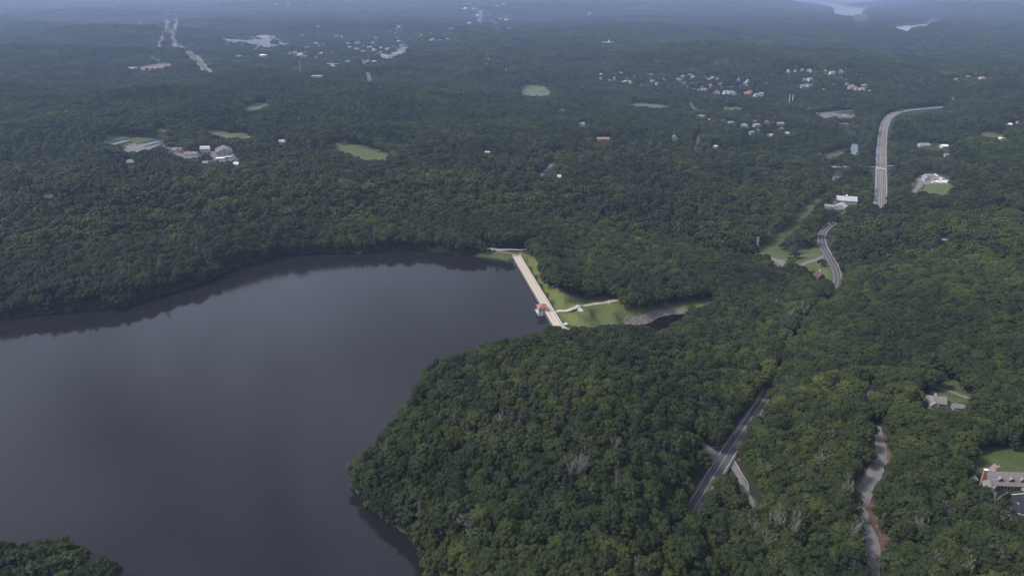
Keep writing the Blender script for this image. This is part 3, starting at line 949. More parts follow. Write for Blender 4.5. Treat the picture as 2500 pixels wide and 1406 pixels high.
CLEAR = [  # where the photograph shows open ground or water: no crown may stand in front of it
    [(-400, 850), (0, 780), (140, 768), (302, 753), (417, 716), (500, 692), (568, 659), (648, 638), (706, 624), (840, 620), (960, 613), (1040, 613), (1085, 620), (1120, 628), (1160, 627), (1200, 627), (1252, 640), (1340, 800),
     (1320, 808), (1260, 820), (1200, 830), (1140, 850), (1100, 865), (1040, 880), (1010, 905), (985, 960), (945, 1010), (930, 1050), (905, 1090), (862, 1105), (838, 1132), (836, 1196), (844, 1236), (898, 1276), (938, 1312), (972, 1328),
     (988, 1364), (1000, 1404), (1010, 1445), (330, 1445), (282, 1375), (252, 1345), (215, 1333), (172, 1335), (150, 1313), (110, 1302), (50, 1318), (0, 1325), (-400, 1330)],
    [(1255, 622), (1262, 612), (1272, 613), (1308, 639), (1320, 675), (1332, 699), (1365, 711), (1410, 723), (1449, 735), (1490, 726), (1510, 730), (1514, 750), (1530, 757), (1590, 754), (1650, 747), (1749, 726), (1752, 733),
     (1680, 754), (1668, 780), (1620, 807), (1584, 795), (1500, 789), (1440, 797), (1412, 792), (1385, 800), (1345, 804), (1252, 640)],
    [(1182, 605), (1215, 604), (1272, 609), (1275, 625), (1252, 632), (1195, 624), (1178, 620)],
    [(1685, 1250), (1700, 1190), (1738, 1120), (1735, 1092), (1755, 1090), (1775, 1078), (1800, 1035), (1860, 958), (1872, 955), (1880, 970), (1862, 1005), (1832, 1050), (1797, 1125), (1802, 1135), (1828, 1185), (1825, 1205), (1812, 1200),
     (1806, 1175), (1790, 1150), (1768, 1150), (1742, 1190), (1722, 1215), (1695, 1250)],
    [(2020, 548), (2035, 543), (2030, 560), (2020, 575), (2022, 600), (2030, 620), (2050, 660), (2053, 690), (2043, 700), (2035, 690), (2030, 670), (2010, 630), (1997, 605), (1995, 580), (2005, 560)],
    [(2020, 735), (2028, 705), (2038, 700), (2036, 720), (2028, 740)],
    [(2134, 488), (2133, 430), (2125, 412), (2128, 405), (2138, 400), (2134, 370), (2140, 330), (2146, 300), (2160, 285), (2180, 275), (2200, 272), (2225, 268), (2260, 263), (2300, 260), (2306, 265), (2260, 273), (2215, 275),
     (2190, 285), (2178, 300), (2170, 340), (2166, 380), (2168, 400), (2175, 405), (2170, 412), (2168, 470), (2150, 487)],
    [(1996, 482), (2008, 484), (1985, 508), (1958, 540), (1932, 568), (1905, 592), (1888, 612), (1862, 620), (1843, 616), (1863, 600), (1905, 566), (1943, 532), (1973, 499)],
    [(1878, 614), (1900, 618), (1932, 616), (1930, 624), (1905, 630), (1884, 626)], [(1938, 614), (1995, 602), (2002, 618), (1998, 632), (1960, 634), (1942, 628)], [(1884, 630), (1905, 636), (1920, 636), (1920, 648), (1893, 650)],
    [(1960, 638), (1990, 632), (2012, 650), (2032, 680), (2030, 692), (2015, 672), (1995, 662), (1970, 655)],
    [(2020, 575), (2030, 565), (2032, 590), (2026, 600)],
    [(2228, 468), (2240, 452), (2238, 430), (2255, 425), (2280, 424), (2300, 429), (2322, 445), (2320, 472), (2300, 475), (2255, 463)],
    [(2222, 448), (2230, 438), (2240, 436), (2238, 455), (2226, 462)],
    [(2141, 1067), (2136, 1118), (2117, 1148), (2098, 1180), (2084, 1188), (2093, 1214), (2095, 1249), (2106, 1265), (2117, 1297), (2121, 1324), (2110, 1370), (2125, 1402), (2138, 1399), (2143, 1359), (2160, 1345), (2157, 1313),
     (2152, 1263), (2127, 1225), (2130, 1190), (2138, 1156), (2164, 1137), (2165, 1110), (2149, 1059)],
    [(2118, 1242), (2132, 1232), (2158, 1268), (2166, 1318), (2160, 1350), (2142, 1352), (2130, 1310)], [(2086, 1190), (2102, 1172), (2120, 1150), (2136, 1122), (2140, 1140), (2110, 1190)],
    [(2372, 1108), (2420, 1102), (2540, 1104), (2540, 1200), (2460, 1196), (2425, 1186), (2395, 1178), (2384, 1165), (2378, 1140)],
    [(2466, 1210), (2540, 1204), (2540, 1262), (2492, 1256), (2468, 1240)],
    [(2275, 932), (2300, 925), (2345, 935), (2352, 950), (2378, 972), (2370, 980), (2330, 970), (2290, 952)],
    [(2264, 966), (2285, 960), (2312, 962), (2313, 985), (2290, 992), (2270, 990)],
    [(2118, 964), (2118, 940), (2128, 940), (2130, 970)],
    [(2468, 776), (2480, 782), (2498, 800), (2490, 802), (2475, 788)],
    [(2055, 314), (2066, 312), (2074, 325), (2088, 331), (2098, 343), (2104, 372), (2090, 377), (2076, 374), (2079, 352), (2076, 332), (2062, 322)],
    [(2026, 426), (2040, 430), (2056, 436), (2050, 440), (2026, 438)], [(2030, 407), (2072, 406), (2072, 411), (2030, 412)], [(2040, 303), (2076, 302), (2076, 305), (2042, 306)],
    [(2008, 376), (2040, 371), (2062, 365), (2066, 372), (2035, 382), (2012, 384)],
    [(1965, 277), (2000, 276), (2085, 270), (2088, 274), (2040, 278), (2030, 286), (2010, 288), (1996, 279)], [(2040, 280), (2085, 278), (2085, 287), (2045, 287)],
    [(250, 345), (275, 334), (310, 331), (360, 335), (390, 342), (395, 350), (325, 355), (265, 352)], [(296, 372), (300, 366), (332, 354), (395, 350), (372, 362), (335, 366), (318, 368)], [(328, 362), (336, 356), (336, 372), (328, 370)], [(278, 378), (288, 376), (284, 394), (279, 390)],
    [(498, 318), (535, 320), (560, 325), (612, 330), (612, 337), (575, 334), (552, 338), (530, 330)], [(376, 318), (405, 314), (406, 322), (380, 325)],
    [(420, 376), (446, 374), (470, 384), (462, 388), (440, 382)], [(514, 378), (524, 378), (530, 392), (522, 392)], [(412, 345), (432, 344), (432, 355), (414, 356)],
    [(808, 352), (850, 352), (900, 362), (948, 376), (940, 388), (890, 386), (850, 372), (812, 360)],
    [(592, 264), (625, 254), (662, 254), (635, 266), (600, 272)],
    [(1268, 212), (1300, 208), (1345, 222), (1338, 234), (1274, 232)], [(1530, 252), (1600, 255), (1650, 263), (1600, 262), (1540, 257)], [(1725, 260), (1790, 262), (1830, 266), (1780, 268)],
    [(320, 172), (345, 166), (385, 158), (420, 156), (410, 165), (375, 170)], [(355, 139), (378, 138), (402, 150), (385, 152)],
    [(385, 100), (398, 80), (404, 62), (398, 47), (404, 45), (414, 56), (414, 72), (400, 92), (396, 102)], [(414, 92), (420, 74), (426, 55), (420, 43), (430, 44), (438, 56), (432, 78), (428, 98), (446, 118), (432, 120), (420, 108)],
    [(448, 127), (470, 126), (500, 155), (518, 175), (508, 176), (490, 172), (468, 148)],
    [(545, 98), (575, 96), (600, 99), (590, 104), (560, 103)], [(598, 100), (640, 97), (668, 101), (640, 112), (605, 108)], [(620, 92), (640, 85), (668, 90), (690, 100), (672, 98), (640, 94)], [(640, 116), (672, 110), (690, 112), (660, 120)], [(674, 103), (702, 106), (692, 110)],
    [(928, 140), (958, 130), (980, 112), (1000, 112), (985, 134), (945, 146)], [(893, 184), (900, 182), (908, 200), (898, 200)], [(1168, 22), (1178, 22), (1176, 58), (1166, 58)], [(832, 149), (866, 146), (850, 157)],
    [(1325, 425), (1340, 405), (1355, 387), (1366, 385), (1350, 410), (1332, 428)], [(1681, 242), (1688, 250), (1696, 266), (1690, 268), (1682, 254)], [(1698, 332), (1708, 330), (1702, 366), (1694, 366)], [(1520, 387), (1610, 389), (1610, 392), (1520, 390)],
    [(1988, 8), (2060, 15), (2122, 18), (2108, 27), (2108, 36), (2128, 46), (2100, 51), (2082, 46), (2082, 33), (2038, 26), (2030, 16)], [(2170, 67), (2192, 65), (2200, 56), (2262, 54), (2266, 42), (2310, 46), (2262, 60), (2225, 72), (2190, 70)],
    [(2386, 328), (2410, 324), (2455, 330), (2450, 336), (2400, 335)], [(2240, 350), (2272, 350), (2310, 356), (2310, 366), (2260, 364)],
]

# ------------------------------------------------------------------ buildings of the survey
# name, label, category, px, py (foot), width, depth, wall height, roof rise, turn, roof kind, wall, roof, parts(0/1), windows
B = []


def bld(name, label, cat, px, py, w, d, h, rr, rz, roof, wm, rm, parts=1, win=0, group=None, clear=True):
    B.append(dict(name=name, label=label, cat=cat, px=px, py=py, w=w, d=d, h=h, rr=rr, rz=math.radians(rz), roof=roof, wm=wm, rm=rm, parts=parts, win=win, group=group, clear=clear))


SG = 'buildings of the school grounds'
bld('farmhouse', 'white twin-gabled house beside the tennis courts', 'house', 427, 374, 25, 9, 6, 4.0, 6, 'twin', 'white_wall', 'grey_roof', 1, 3, SG)
bld('long_house', 'long low white house with brown roof, right of the twin-gabled house', 'house', 466, 382, 22, 8.5, 5, 3.0, 4, 'gable', 'white_wall', 'brown_roof', 1, 2, SG)
bld('barn', 'white barn with pale metal roof beside the solar-roofed hall', 'barn', 501, 371, 18, 13, 6, 4.5, 8, 'gambrel', 'white_wall', 'metal_roof', 1, 1, SG)
bld('gymnasium', 'large tan hall with dark solar panel roof and white gable trim', 'hall', 542, 379, 28, 32, 8.5, 6, 24, 'gable_y', 'tan_wall', 'solar', 1, 3, SG)
bld('flat_shed', 'low white flat-roofed shed in front of the solar-roofed hall', 'shed', 537, 391, 15, 8, 3, 0.4, 10, 'flat', 'white_wall', 'white_paint', 1, 0, SG)
bld('flat_shed', 'low grey flat-roofed shed right of the white flat shed', 'shed', 558, 388, 11, 7, 3, 0.4, 10, 'flat', 'grey_wall', 'metal_roof', 1, 0, SG)
bld('brick_house', 'grey-roofed brick house among trees in front of the tennis courts', 'house', 317, 405, 13, 11, 6, 4.5, 20, 'hip', 'brick', 'grey_roof', 1, 2)
bld('cottage', 'small grey cottage half hidden below the solar-roofed hall', 'house', 501, 404, 10, 8, 4, 3, 0, 'gable', 'grey_wall', 'grey_roof', 1, 1)
bld('cottage', 'small pale cottage half hidden right of the flat sheds', 'house', 577, 406, 9, 7, 3.5, 3, -10, 'gable', 'white_wall', 'metal_roof', 1, 1)
bld('greenhouse', 'pale curved-roof greenhouse right of the school grounds', 'greenhouse', 686, 350, 12, 16, 3, 3, 20, 'gambrel', 'white_wall', 'metal_roof', 1, 0)
# river barns
bld('metal_barn', 'big pale metal-roofed barn with roof cupola by the river', 'barn', 2067, 500, 32, 14, 8, 6, -14, 'gable', 'grey_wall', 'metal_roof', 1, 3, 'pale-roofed buildings by the river')
bld('metal_barn', 'lower metal-roofed barn in front of the big cupola barn', 'barn', 2056, 511, 16, 16, 5, 4.5, -38, 'gable_y', 'grey_wall', 'metal_roof', 1, 2, 'pale-roofed buildings by the river')
bld('open_shed', 'grey-roofed open shed left of the riverside barns', 'shed', 2030, 510, 20, 9, 4, 2.5, -20, 'gable', 'grey_wall', 'grey_roof', 1, 1, 'pale-roofed buildings by the river')
bld('flat_shed', 'small pale flat-roofed annex between the riverside barns', 'shed', 2042, 500, 9, 7, 4, 0.4, -14, 'flat', 'white_wall', 'pale_rock', 1, 0, 'pale-roofed buildings by the river')
bld('flat_shed', 'small grey annex behind the open riverside shed', 'shed', 2036, 493, 8, 6, 4, 0.4, -14, 'flat', 'grey_wall', 'metal_roof', 1, 0, 'pale-roofed buildings by the river')
# yard
bld('yard_house', 'white gabled house with dark eaves in the vehicle yard', 'house', 2262, 443, 10, 10, 5, 4, 4, 'gable_y', 'white_wall', 'grey_roof', 1, 2)
bld('yard_house', 'grey-roofed wing behind the white yard house', 'house', 2268, 434, 15, 8, 5, 3.5, -8, 'gable', 'white_wall', 'grey_roof', 1, 1)
# right side
bld('hill_house', 'grey-roofed house with white gable trim by the curved house drive', 'house', 2287, 988, 13, 8, 4, 3.6, -12, 'gable', 'grey_wall', 'shingle', 1, 2)
bld('hill_house', 'grey gabled wing in front of the house by the curved drive', 'house', 2281, 996, 6, 8, 4, 3, -12, 'gable_y', 'grey_wall', 'shingle', 1, 1)
bld('garage', 'small pale-roofed garage right of the house by the curved drive', 'garage', 2342, 1000, 7, 5.5, 3, 1.8, -16, 'gable', 'grey_wall', 'gravel', 1, 1)
bld('white_shed', 'tiny white-roofed shed on the steep drive in the forest', 'shed', 2123, 972, 3.6, 2.4, 2.4, 0.3, -6, 'flat', 'white_wall', 'white_paint', 1, 0)
bld('forest_house', 'long dark flat-roofed house hidden in the right-hand forest', 'house', 2308, 588, 15, 6, 2.4, 0.4, -8, 'flat', 'dark_wood', 'grey_roof', 1, 0)
bld('forest_house', 'pale flat-roofed house left of the dark flat-roofed one', 'house', 2252, 588, 11, 4, 2.2, 0.4, -6, 'flat', 'white_wall', 'white_paint', 1, 0)
bld('dark_house', 'dark brown house with stone chimney beside the curving road', 'house', 2001, 684, 9, 11, 5, 4.5, 14, 'gable_y', 'dark_wood', 'dark_wood', 1, 1)
bld('lodge', 'dark grey gabled roof showing in the left bank forest', 'house', 117, 489, 13, 9, 3.5, 3.5, 6, 'gable', 'dark_wood', 'dark_wood', 1, 0)
MG = 'houses among the middle forest'
for i, (px, py, w, h, rz, wm, rm, roof, lb) in enumerate([
        (843, 320, 7, 4, 0, 'white_wall', 'white_paint', 'gable', 'tiny white house alone right of the green field'),
        (1370, 274, 16, 5, 8, 'white_wall', 'grey_roof', 'gable', 'grey-roofed white house nearest the pale marsh'),
        (1421, 309, 15, 6, -20, 'white_wall', 'grey_roof', 'gable', 'white house with grey roof above its bright tree, mid forest'),
        (1442, 302, 8, 4, 0, 'pink_wall', 'brown_roof', 'gable', 'small pinkish house just right of the mid-forest white house'),
        (1473, 344, 26, 4, 2, 'brick', 'brown_roof', 'gable', 'long low brown house in the mid forest'),
        (1647, 344, 12, 7, 12, 'white_wall', 'grey_roof', 'gable_y', 'white gable-fronted house between the mid-forest lanes'),
        (1365, 437, 6, 4, 10, 'white_wall', 'white_paint', 'gable', 'tiny white shed beside the narrow mid-forest lane'),
        (1747, 362, 10, 4, 0, 'white_wall', 'white_paint', 'hip', 'small white house right of the snags and lanes'),
        (1785, 304, 16, 5, 10, 'grey_wall', 'grey_roof', 'hip', 'leftmost grey-roofed house of the valley row'),
        (1818, 312, 16, 6, -12, 'grey_wall', 'grey_roof', 'hip', 'second grey-roofed house from the left in the valley row'),
        (1848, 311, 17, 6, 14, 'grey_wall', 'grey_roof', 'hip', 'third grey-roofed house from the left in the valley row'),
        (1873, 304, 13, 6, -8, 'white_wall', 'grey_roof', 'gable_y', 'white-gabled house fourth in the valley row'),
        (1905, 308, 18, 6, 6, 'pink_wall', 'grey_roof', 'gable', 'pinkish house at the right end of the valley row'),
        (1836, 330, 12, 6, 20, 'grey_wall', 'grey_roof', 'hip', 'grey-roofed house standing in front of the valley row'),
        (2258, 358, 22, 5, -4, 'white_wall', 'grey_roof', 'gable', 'long pale-roofed house in the forest right of the highway'),
        (2306, 361, 14, 4, 6, 'white_wall', 'white_paint', 'gable', 'small bright-roofed house right of the long forest house'),
        (2311, 383, 8, 4, 0, 'white_wall', 'grey_roof', 'gable', 'tiny house below the bright-roofed house right of the highway'),
        (2464, 308, 12, 4, 0, 'white_wall', 'white_paint', 'gable', 'small white house at the right edge of the wooded hill'),
        (2489, 302, 14, 4, 0, 'pink_wall', 'brown_roof', 'gable', 'brown-roofed house at the far right edge of the wooded hill'),
        (2448, 342, 12, 3, 0, 'white_wall', 'white_paint', 'flat', 'low white shed at the dry hill clearing'),
        (1190, 376, 9, 3, 0, 'grey_wall', 'metal_roof', 'gable', 'small grey shed alone in the forest above the dam')]):
    bld('house', lb, 'house', px, py, w, w * 0.7, h, h * 0.7, rz, roof, wm, rm, 1, 1 if w > 10 else 0, MG)


def cluster(rows, where, group, cat='house', name='village_house'):
    """far houses a few pixels across: one mesh each, told apart by their order from the left"""
    rows = sorted(rows)
    colour = {'white_wall': 'white', 'grey_wall': 'grey', 'pink_wall': 'pinkish', 'orange_wall': 'orange', 'tan_wall': 'tan', 'brick': 'brick', 'white_paint': 'pale flat-roofed', 'metal_roof': 'pale'}
    ords = ['first', 'second', 'third', 'fourth', 'fifth', 'sixth', 'seventh', 'eighth', 'ninth', 'tenth', 'eleventh', 'twelfth', 'thirteenth', 'fourteenth', 'fifteenth', 'sixteenth', 'seventeenth', 'eighteenth', 'nineteenth', 'twentieth']
    for i, (px, py, w, h, wm) in enumerate(rows):
        rm = 'grey_roof' if wm != 'white_paint' else 'pale_roof'
        wm0, wm = wm, ('pale_roof' if wm == 'white_paint' else wm)
        if wm in ('pink_wall', 'orange_wall'):
            rm = 'brown_roof'
        kind = 'flat' if w > 35 or wm0 == 'white_paint' else ('gable_y' if i % 3 == 0 else 'gable')
        bld(name, f'{colour[wm0]} {cat}, {ords[i]} from the left {where}', cat, px, py, w, w * (0.8 if w < 35 else 0.45), h, h * 0.6 if kind != 'flat' else 0.5, (i * 37) % 50 - 25, kind, wm, rm, 0, 0, group)


W, G, PK = 'white_wall', 'grey_wall', 'pink_wall'
cluster([(1655, 196, 13, 6, W), (1667, 190, 12, 6, W), (1660, 200, 12, 6, G), (1684, 188, 15, 8, W), (1693, 190, 12, 6, W), (1720, 192, 15, 6, W), (1732, 196, 14, 5, 'white_paint'), (1752, 197, 10, 6, G), (1804, 200, 12, 8, W), (1826, 203, 13, 7, W),
         (1820, 208, 12, 6, G), (1806, 213, 8, 5, W), (1670, 206, 14, 5, G)], 'in the upper village left of the twin poles', 'houses of the hillside village')
cluster([(1704, 222, 12, 5, W), (1718, 223, 18, 6, G), (1734, 215, 8, 8, W), (1751, 230, 20, 7, PK), (1772, 232, 16, 9, W), (1784, 233, 20, 9, W), (1795, 235, 12, 7, G), (1820, 232, 10, 6, W), (1831, 231, 13, 8, 'orange_wall'), (1848, 238, 18, 7, W), (1858, 238, 14, 10, W)],
        'in the lower village row by the valley', 'houses of the hillside village')
cluster([(1924, 177, 9, 8, W), (1942, 177, 9, 8, W), (1958, 177, 9, 8, W), (1977, 178, 18, 9, W), (2015, 179, 12, 7, G), (2032, 184, 18, 9, W), (2053, 182, 16, 10, W), (2090, 188, 9, 6, G)], 'along the ridge above the twin poles', 'houses on the village ridge')
cluster([(1962, 199, 14, 6, W), (1978, 198, 17, 7, W), (1960, 217, 14, 9, G), (1970, 212, 18, 6, W), (1946, 213, 9, 5, G), (2050, 193, 9, 5, W), (2070, 199, 10, 6, G), (2068, 212, 14, 8, G), (2078, 219, 18, 8, G), (2092, 219, 20, 5, PK), (2105, 222, 16, 6, W), (2110, 212, 18, 5, G)],
        'scattered below the ridge right of the twin poles', 'houses below the village ridge')
cluster([(1466, 196, 12, 6, W), (1486, 196, 9, 6, W), (1500, 198, 9, 9, W), (1525, 201, 22, 4, 'white_paint'), (1530, 195, 10, 5, G), (1548, 190, 9, 8, W), (1588, 196, 8, 5, W), (1604, 208, 9, 6, W), (1610, 164, 8, 5, G), (1616, 152, 16, 6, G), (1635, 214, 9, 5, W), (1512, 152, 8, 5, W)],
        'in the scattered hamlet left of the village', 'houses of the far hamlet')
cluster([(2333, 199, 18, 7, W), (2362, 192, 20, 6, G), (2402, 196, 24, 7, PK), (2416, 186, 12, 5, G), (2426, 178, 10, 5, W), (1940, 108, 14, 5, G), (1978, 109, 14, 6, G), (1932, 128, 18, 7, W), (1996, 133, 10, 5, G)], 'scattered on the far right hills', 'houses on the far right hills')
cluster([(1183, 160, 22, 6, 'white_paint'), (1198, 161, 10, 5, W), (1192, 148, 9, 8, G), (1190, 140, 12, 6, W), (1188, 133, 9, 6, G), (1214, 154, 8, 6, W), (1235, 174, 8, 7, W)], 'along the short lane in the far forest', 'buildings on the far lane')
TG = 'buildings of the far town strip'
cluster([(888, 128, 16, 7, W), (870, 124, 22, 8, W), (838, 116, 12, 10, W), (882, 129, 16, 6, PK), (928, 133, 26, 10, G), (892, 156, 36, 6, 'white_paint'), (886, 160, 20, 7, G), (945, 142, 30, 8, W), (968, 132, 45, 6, 'white_paint'), (985, 122, 30, 6, W), (962, 120, 22, 9, G)],
        'in the near half of the far town strip', TG, 'building', 'town_building')
cluster([(982, 105, 60, 6, 'metal_roof'), (1000, 98, 40, 6, 'white_paint'), (1015, 102, 20, 6, W), (1028, 89, 28, 9, PK), (1051, 86, 26, 12, 'white_paint'), (1071, 89, 26, 8, 'white_paint'), (1060, 100, 44, 6, W), (1074, 100, 44, 6, 'white_paint'), (1090, 97, 30, 5, W), (1107, 93, 40, 5, W), (1092, 76, 30, 7, W), (1105, 72, 34, 7, G),
         (1146, 78, 16, 10, 'white_paint'), (1138, 83, 36, 5, G), (1243, 74, 50, 16, W), (1203, 76, 20, 9, G), (986, 64, 90, 8, PK), (974, 70, 26, 8, W)],
        'in the upper half of the far town strip', TG, 'building', 'town_building')
cluster([(1146, 14, 110, 10, 'white_paint'), (1158, 24, 60, 10, W), (1162, 30, 60, 10, 'white_paint'), (1175, 58, 60, 8, PK), (1160, 54, 30, 10, G), (1188, 57, 30, 8, W), (1181, 34, 30, 12, W), (1200, 31, 50, 8, G), (1222, 26, 50, 12, W), (1207, 16, 40, 8, W), (1188, 8, 60, 8, PK), (1440, 28, 40, 30, W), (890, 65, 40, 12, W)],
        'along the road near the hazy horizon', 'buildings near the horizon', 'building', 'town_building')
cluster([(548, 99, 60, 7, 'white_paint'), (565, 101, 50, 7, 'white_paint'), (643, 92, 90, 8, 'white_paint'), (616, 93, 40, 8, PK), (550, 114, 26, 6, 'white_paint'), (622, 124, 40, 8, G), (640, 116, 50, 6, W), (660, 113, 50, 6, W), (580, 140, 24, 6, W), (773, 190, 42, 7, 'white_paint')],
        'around the large retail parking lot', 'buildings by the retail lot', 'building', 'town_building')
cluster([(704, 133, 22, 7, W), (720, 131, 20, 6, W), (741, 130, 40, 6, G), (736, 141, 46, 12, PK), (778, 116, 34, 7, W), (790, 114, 22, 9, G), (813, 168, 26, 10, G), (835, 95, 16, 12, W), (845, 93, 12, 8, W), (855, 100, 20, 8, W), (778, 79, 34, 8, G), (850, 112, 20, 10, W)],
        'between the water tank and the town', 'buildings behind the water tank', 'building', 'town_building')
cluster([(208, 64, 40, 8, G), (255, 67, 40, 10, 'white_paint'), (243, 72, 34, 7, W), (320, 169, 30, 6, 'white_paint'), (340, 58, 30, 8, W), (470, 28, 40, 10, W), (610, 37, 40, 10, W), (674, 12, 36, 22, W), (702, 4, 30, 20, W)], 'scattered around the far highway', 'buildings near the far highway', 'building', 'town_building')
def sprinkle(poly, n, wr, where, group, seed):
    rg = random.Random(seed)
    P_ = np.array(poly, float)
    k_ = 0
    while k_ < n:
        px, py = rg.uniform(P_[:, 0].min(), P_[:, 0].max()), rg.uniform(P_[:, 1].min(), P_[:, 1].max())
        if not inside(P_, np.array([px]), np.array([py]))[0]:
            continue
        k_ += 1
        w_ = rg.uniform(*wr)
        wm_, nm_ = rg.choice([('grey_wall', 'grey'), ('white_wall', 'white'), ('pink_wall', 'pinkish'), ('tan_wall', 'tan'), ('grey_wall', 'grey')])
        bld('village_house', f'small {nm_} house half hidden {where}', 'house', px, py, w_, w_ * 0.7, w_ * 0.32, w_ * 0.2, rg.uniform(-40, 40), rg.choice(['gable', 'gable_y', 'hip']), wm_, rg.choice(['grey_roof', 'brown_roof', 'shingle', 'metal_roof']), 0, 0, group)


sprinkle([(1640, 180), (1760, 185), (1870, 205), (1880, 240), (1760, 232), (1650, 215)], 22, (9, 13), 'in the trees of the hillside village', 'half hidden village houses', 1)
sprinkle([(1900, 175), (2120, 180), (2130, 225), (1980, 222)], 16, (9, 13), 'in the trees below the ridge', 'half hidden ridge houses', 2)
sprinkle([(1440, 185), (1640, 175), (1650, 220), (1500, 210)], 14, (9, 15), 'in the trees of the far hamlet', 'half hidden hamlet houses', 3)
sprinkle([(820, 90), (900, 100), (960, 60), (1110, 60), (1120, 100), (1010, 125), (900, 165), (840, 130)], 44, (16, 32), 'in the trees of the far town strip', 'half hidden town houses', 4)
sprinkle([(1130, 8), (1240, 8), (1260, 60), (1220, 80), (1140, 60)], 18, (26, 46), 'in the trees near the horizon road', 'half hidden horizon houses', 5)
sprinkle([(1690, 285), (1930, 290), (1930, 335), (1760, 345)], 9, (10, 15), 'in the valley trees below the twin poles', 'half hidden valley houses', 6)
sprinkle([(690, 85), (830, 100), (830, 150), (700, 145)], 10, (18, 30), 'in the trees behind the water tank', 'half hidden houses behind the tank', 7)
bld('brick_hall', 'far pale brick hall with flat roof, right of the tall mast', 'hall', 813, 163, 62, 24, 14, 0.6, -6, 'flat', 'pink_wall', 'gravel_pink', 1, 3)
bld('far_school', 'long far school with white cupola on the wooded skyline hill', 'school', 1486, 107, 70, 18, 8, 4, 2, 'gable', 'pink_wall', 'grey_roof', 1, 4)

BP = []
for b in B:
    X, Y, Z = spot(b['px'], b['py'])
    b['loc'] = (X, Y + b['d'] * 0.35, 0)
    xs = np.array([-1, 1, 1, -1]) * b['w'] / 2
    ys = np.array([-1, -1, 1, 1]) * b['d'] / 2
    c_, s_ = math.cos(b['rz']), math.sin(b['rz'])
    hx, hy = b['loc'][0] + xs * c_ - ys * s_, b['loc'][1] + xs * s_ + ys * c_
    gz = ground(hx, hy)
    b['loc'] = (b['loc'][0], b['loc'][1], float(gz.min()) + 0.15 * float(gz.max() - gz.min()) + 0.05)
    BP.append((b['loc'][0], b['loc'][1], max(b['w'], b['d']) * 0.62 + 2.5))
    if b['clear']:
        zt = b['loc'][2] + b['h'] + b['rr']
        xa, ya, _ = project(np.r_[hx, hx], np.r_[hy, hy], np.r_[np.full(4, b['loc'][2] + b['h'] * 0.35), np.full(4, zt - 0.5)])
        CLEAR.append([(xa.min(), ya.min()), (xa.max(), ya.min()), (xa.max(), ya.max()), (xa.min(), ya.max()), math.hypot(*b['loc'][:2])])

# ------------------------------------------------------------------ trees
def ico(sub):
    bm = bmesh.new()
    bmesh.ops.create_icosphere(bm, subdivisions=sub, radius=1.0)
    v = np.array([p.co[:] for p in bm.verts])
    f = np.array([[q.index for q in t.verts] for t in bm.faces])
    bm.free()
    return v, f


ICO1, ICO2 = ico(1), ico(2)


def unit(a):
    return a / (np.linalg.norm(a, axis=-1, keepdims=True) + 1e-9)


class Cloud:
    def __init__(self):
        self.v, self.f, self.n = [], [], 0

    def tris(self, v, f):
        self.v.append(v); self.f.append(f + self.n); self.n += len(v)

    def cards(self, p, nrm, size, rng, aspect=1.0):
        """bent leaf sprays: two triangles folded along the middle"""
        k = len(p)
        t = unit(np.cross(nrm, unit(rng.normal(size=(k, 3)))))
        b = np.cross(nrm, t)
        s = (size * rng.uniform(0.6, 1.3, k))[:, None]
        q = np.stack([p - t * s, p - b * s * aspect * 0.7 - nrm * s * 0.35, p + t * s, p + b * s * aspect * 0.7 - nrm * s * 0.35], 1).reshape(-1, 3)
        o = np.arange(k)[:, None] * 4
        self.tris(q, np.concatenate([o + [[0, 1, 2]], o + [[0, 2, 3]]]))

    def mesh(self, name, mats, extra=None):
        v, f = np.concatenate(self.v), np.concatenate(self.f)
        fm = np.zeros(len(f), np.int32)
        if extra:                       # trunk faces, triangulated
            ev = np.array(extra.v)
            ef = np.array([t for q in extra.f for t in ([q[0], q[i], q[i + 1]] for i in range(1, len(q) - 1))])
            f = np.concatenate([f, ef + len(v)]); v = np.concatenate([v, ev])
            fm = np.r_[fm, np.ones(len(ef), np.int32)]
        me = bpy.data.meshes.new(name)
        me.vertices.add(len(v)); me.vertices.foreach_set('co', v.ravel())
        me.loops.add(f.size); me.loops.foreach_set('vertex_index', f.ravel().astype(np.int32))
        me.polygons.add(len(f)); me.polygons.foreach_set('loop_start', np.arange(0, f.size, 3, dtype=np.int32))
        me.polygons.foreach_set('loop_total', np.full(len(f), 3, np.int32))
        for m in mats:
            me.materials.append(m)
        me.polygons.foreach_set('material_index', fm)
        me.update(); me.validate()
        return me


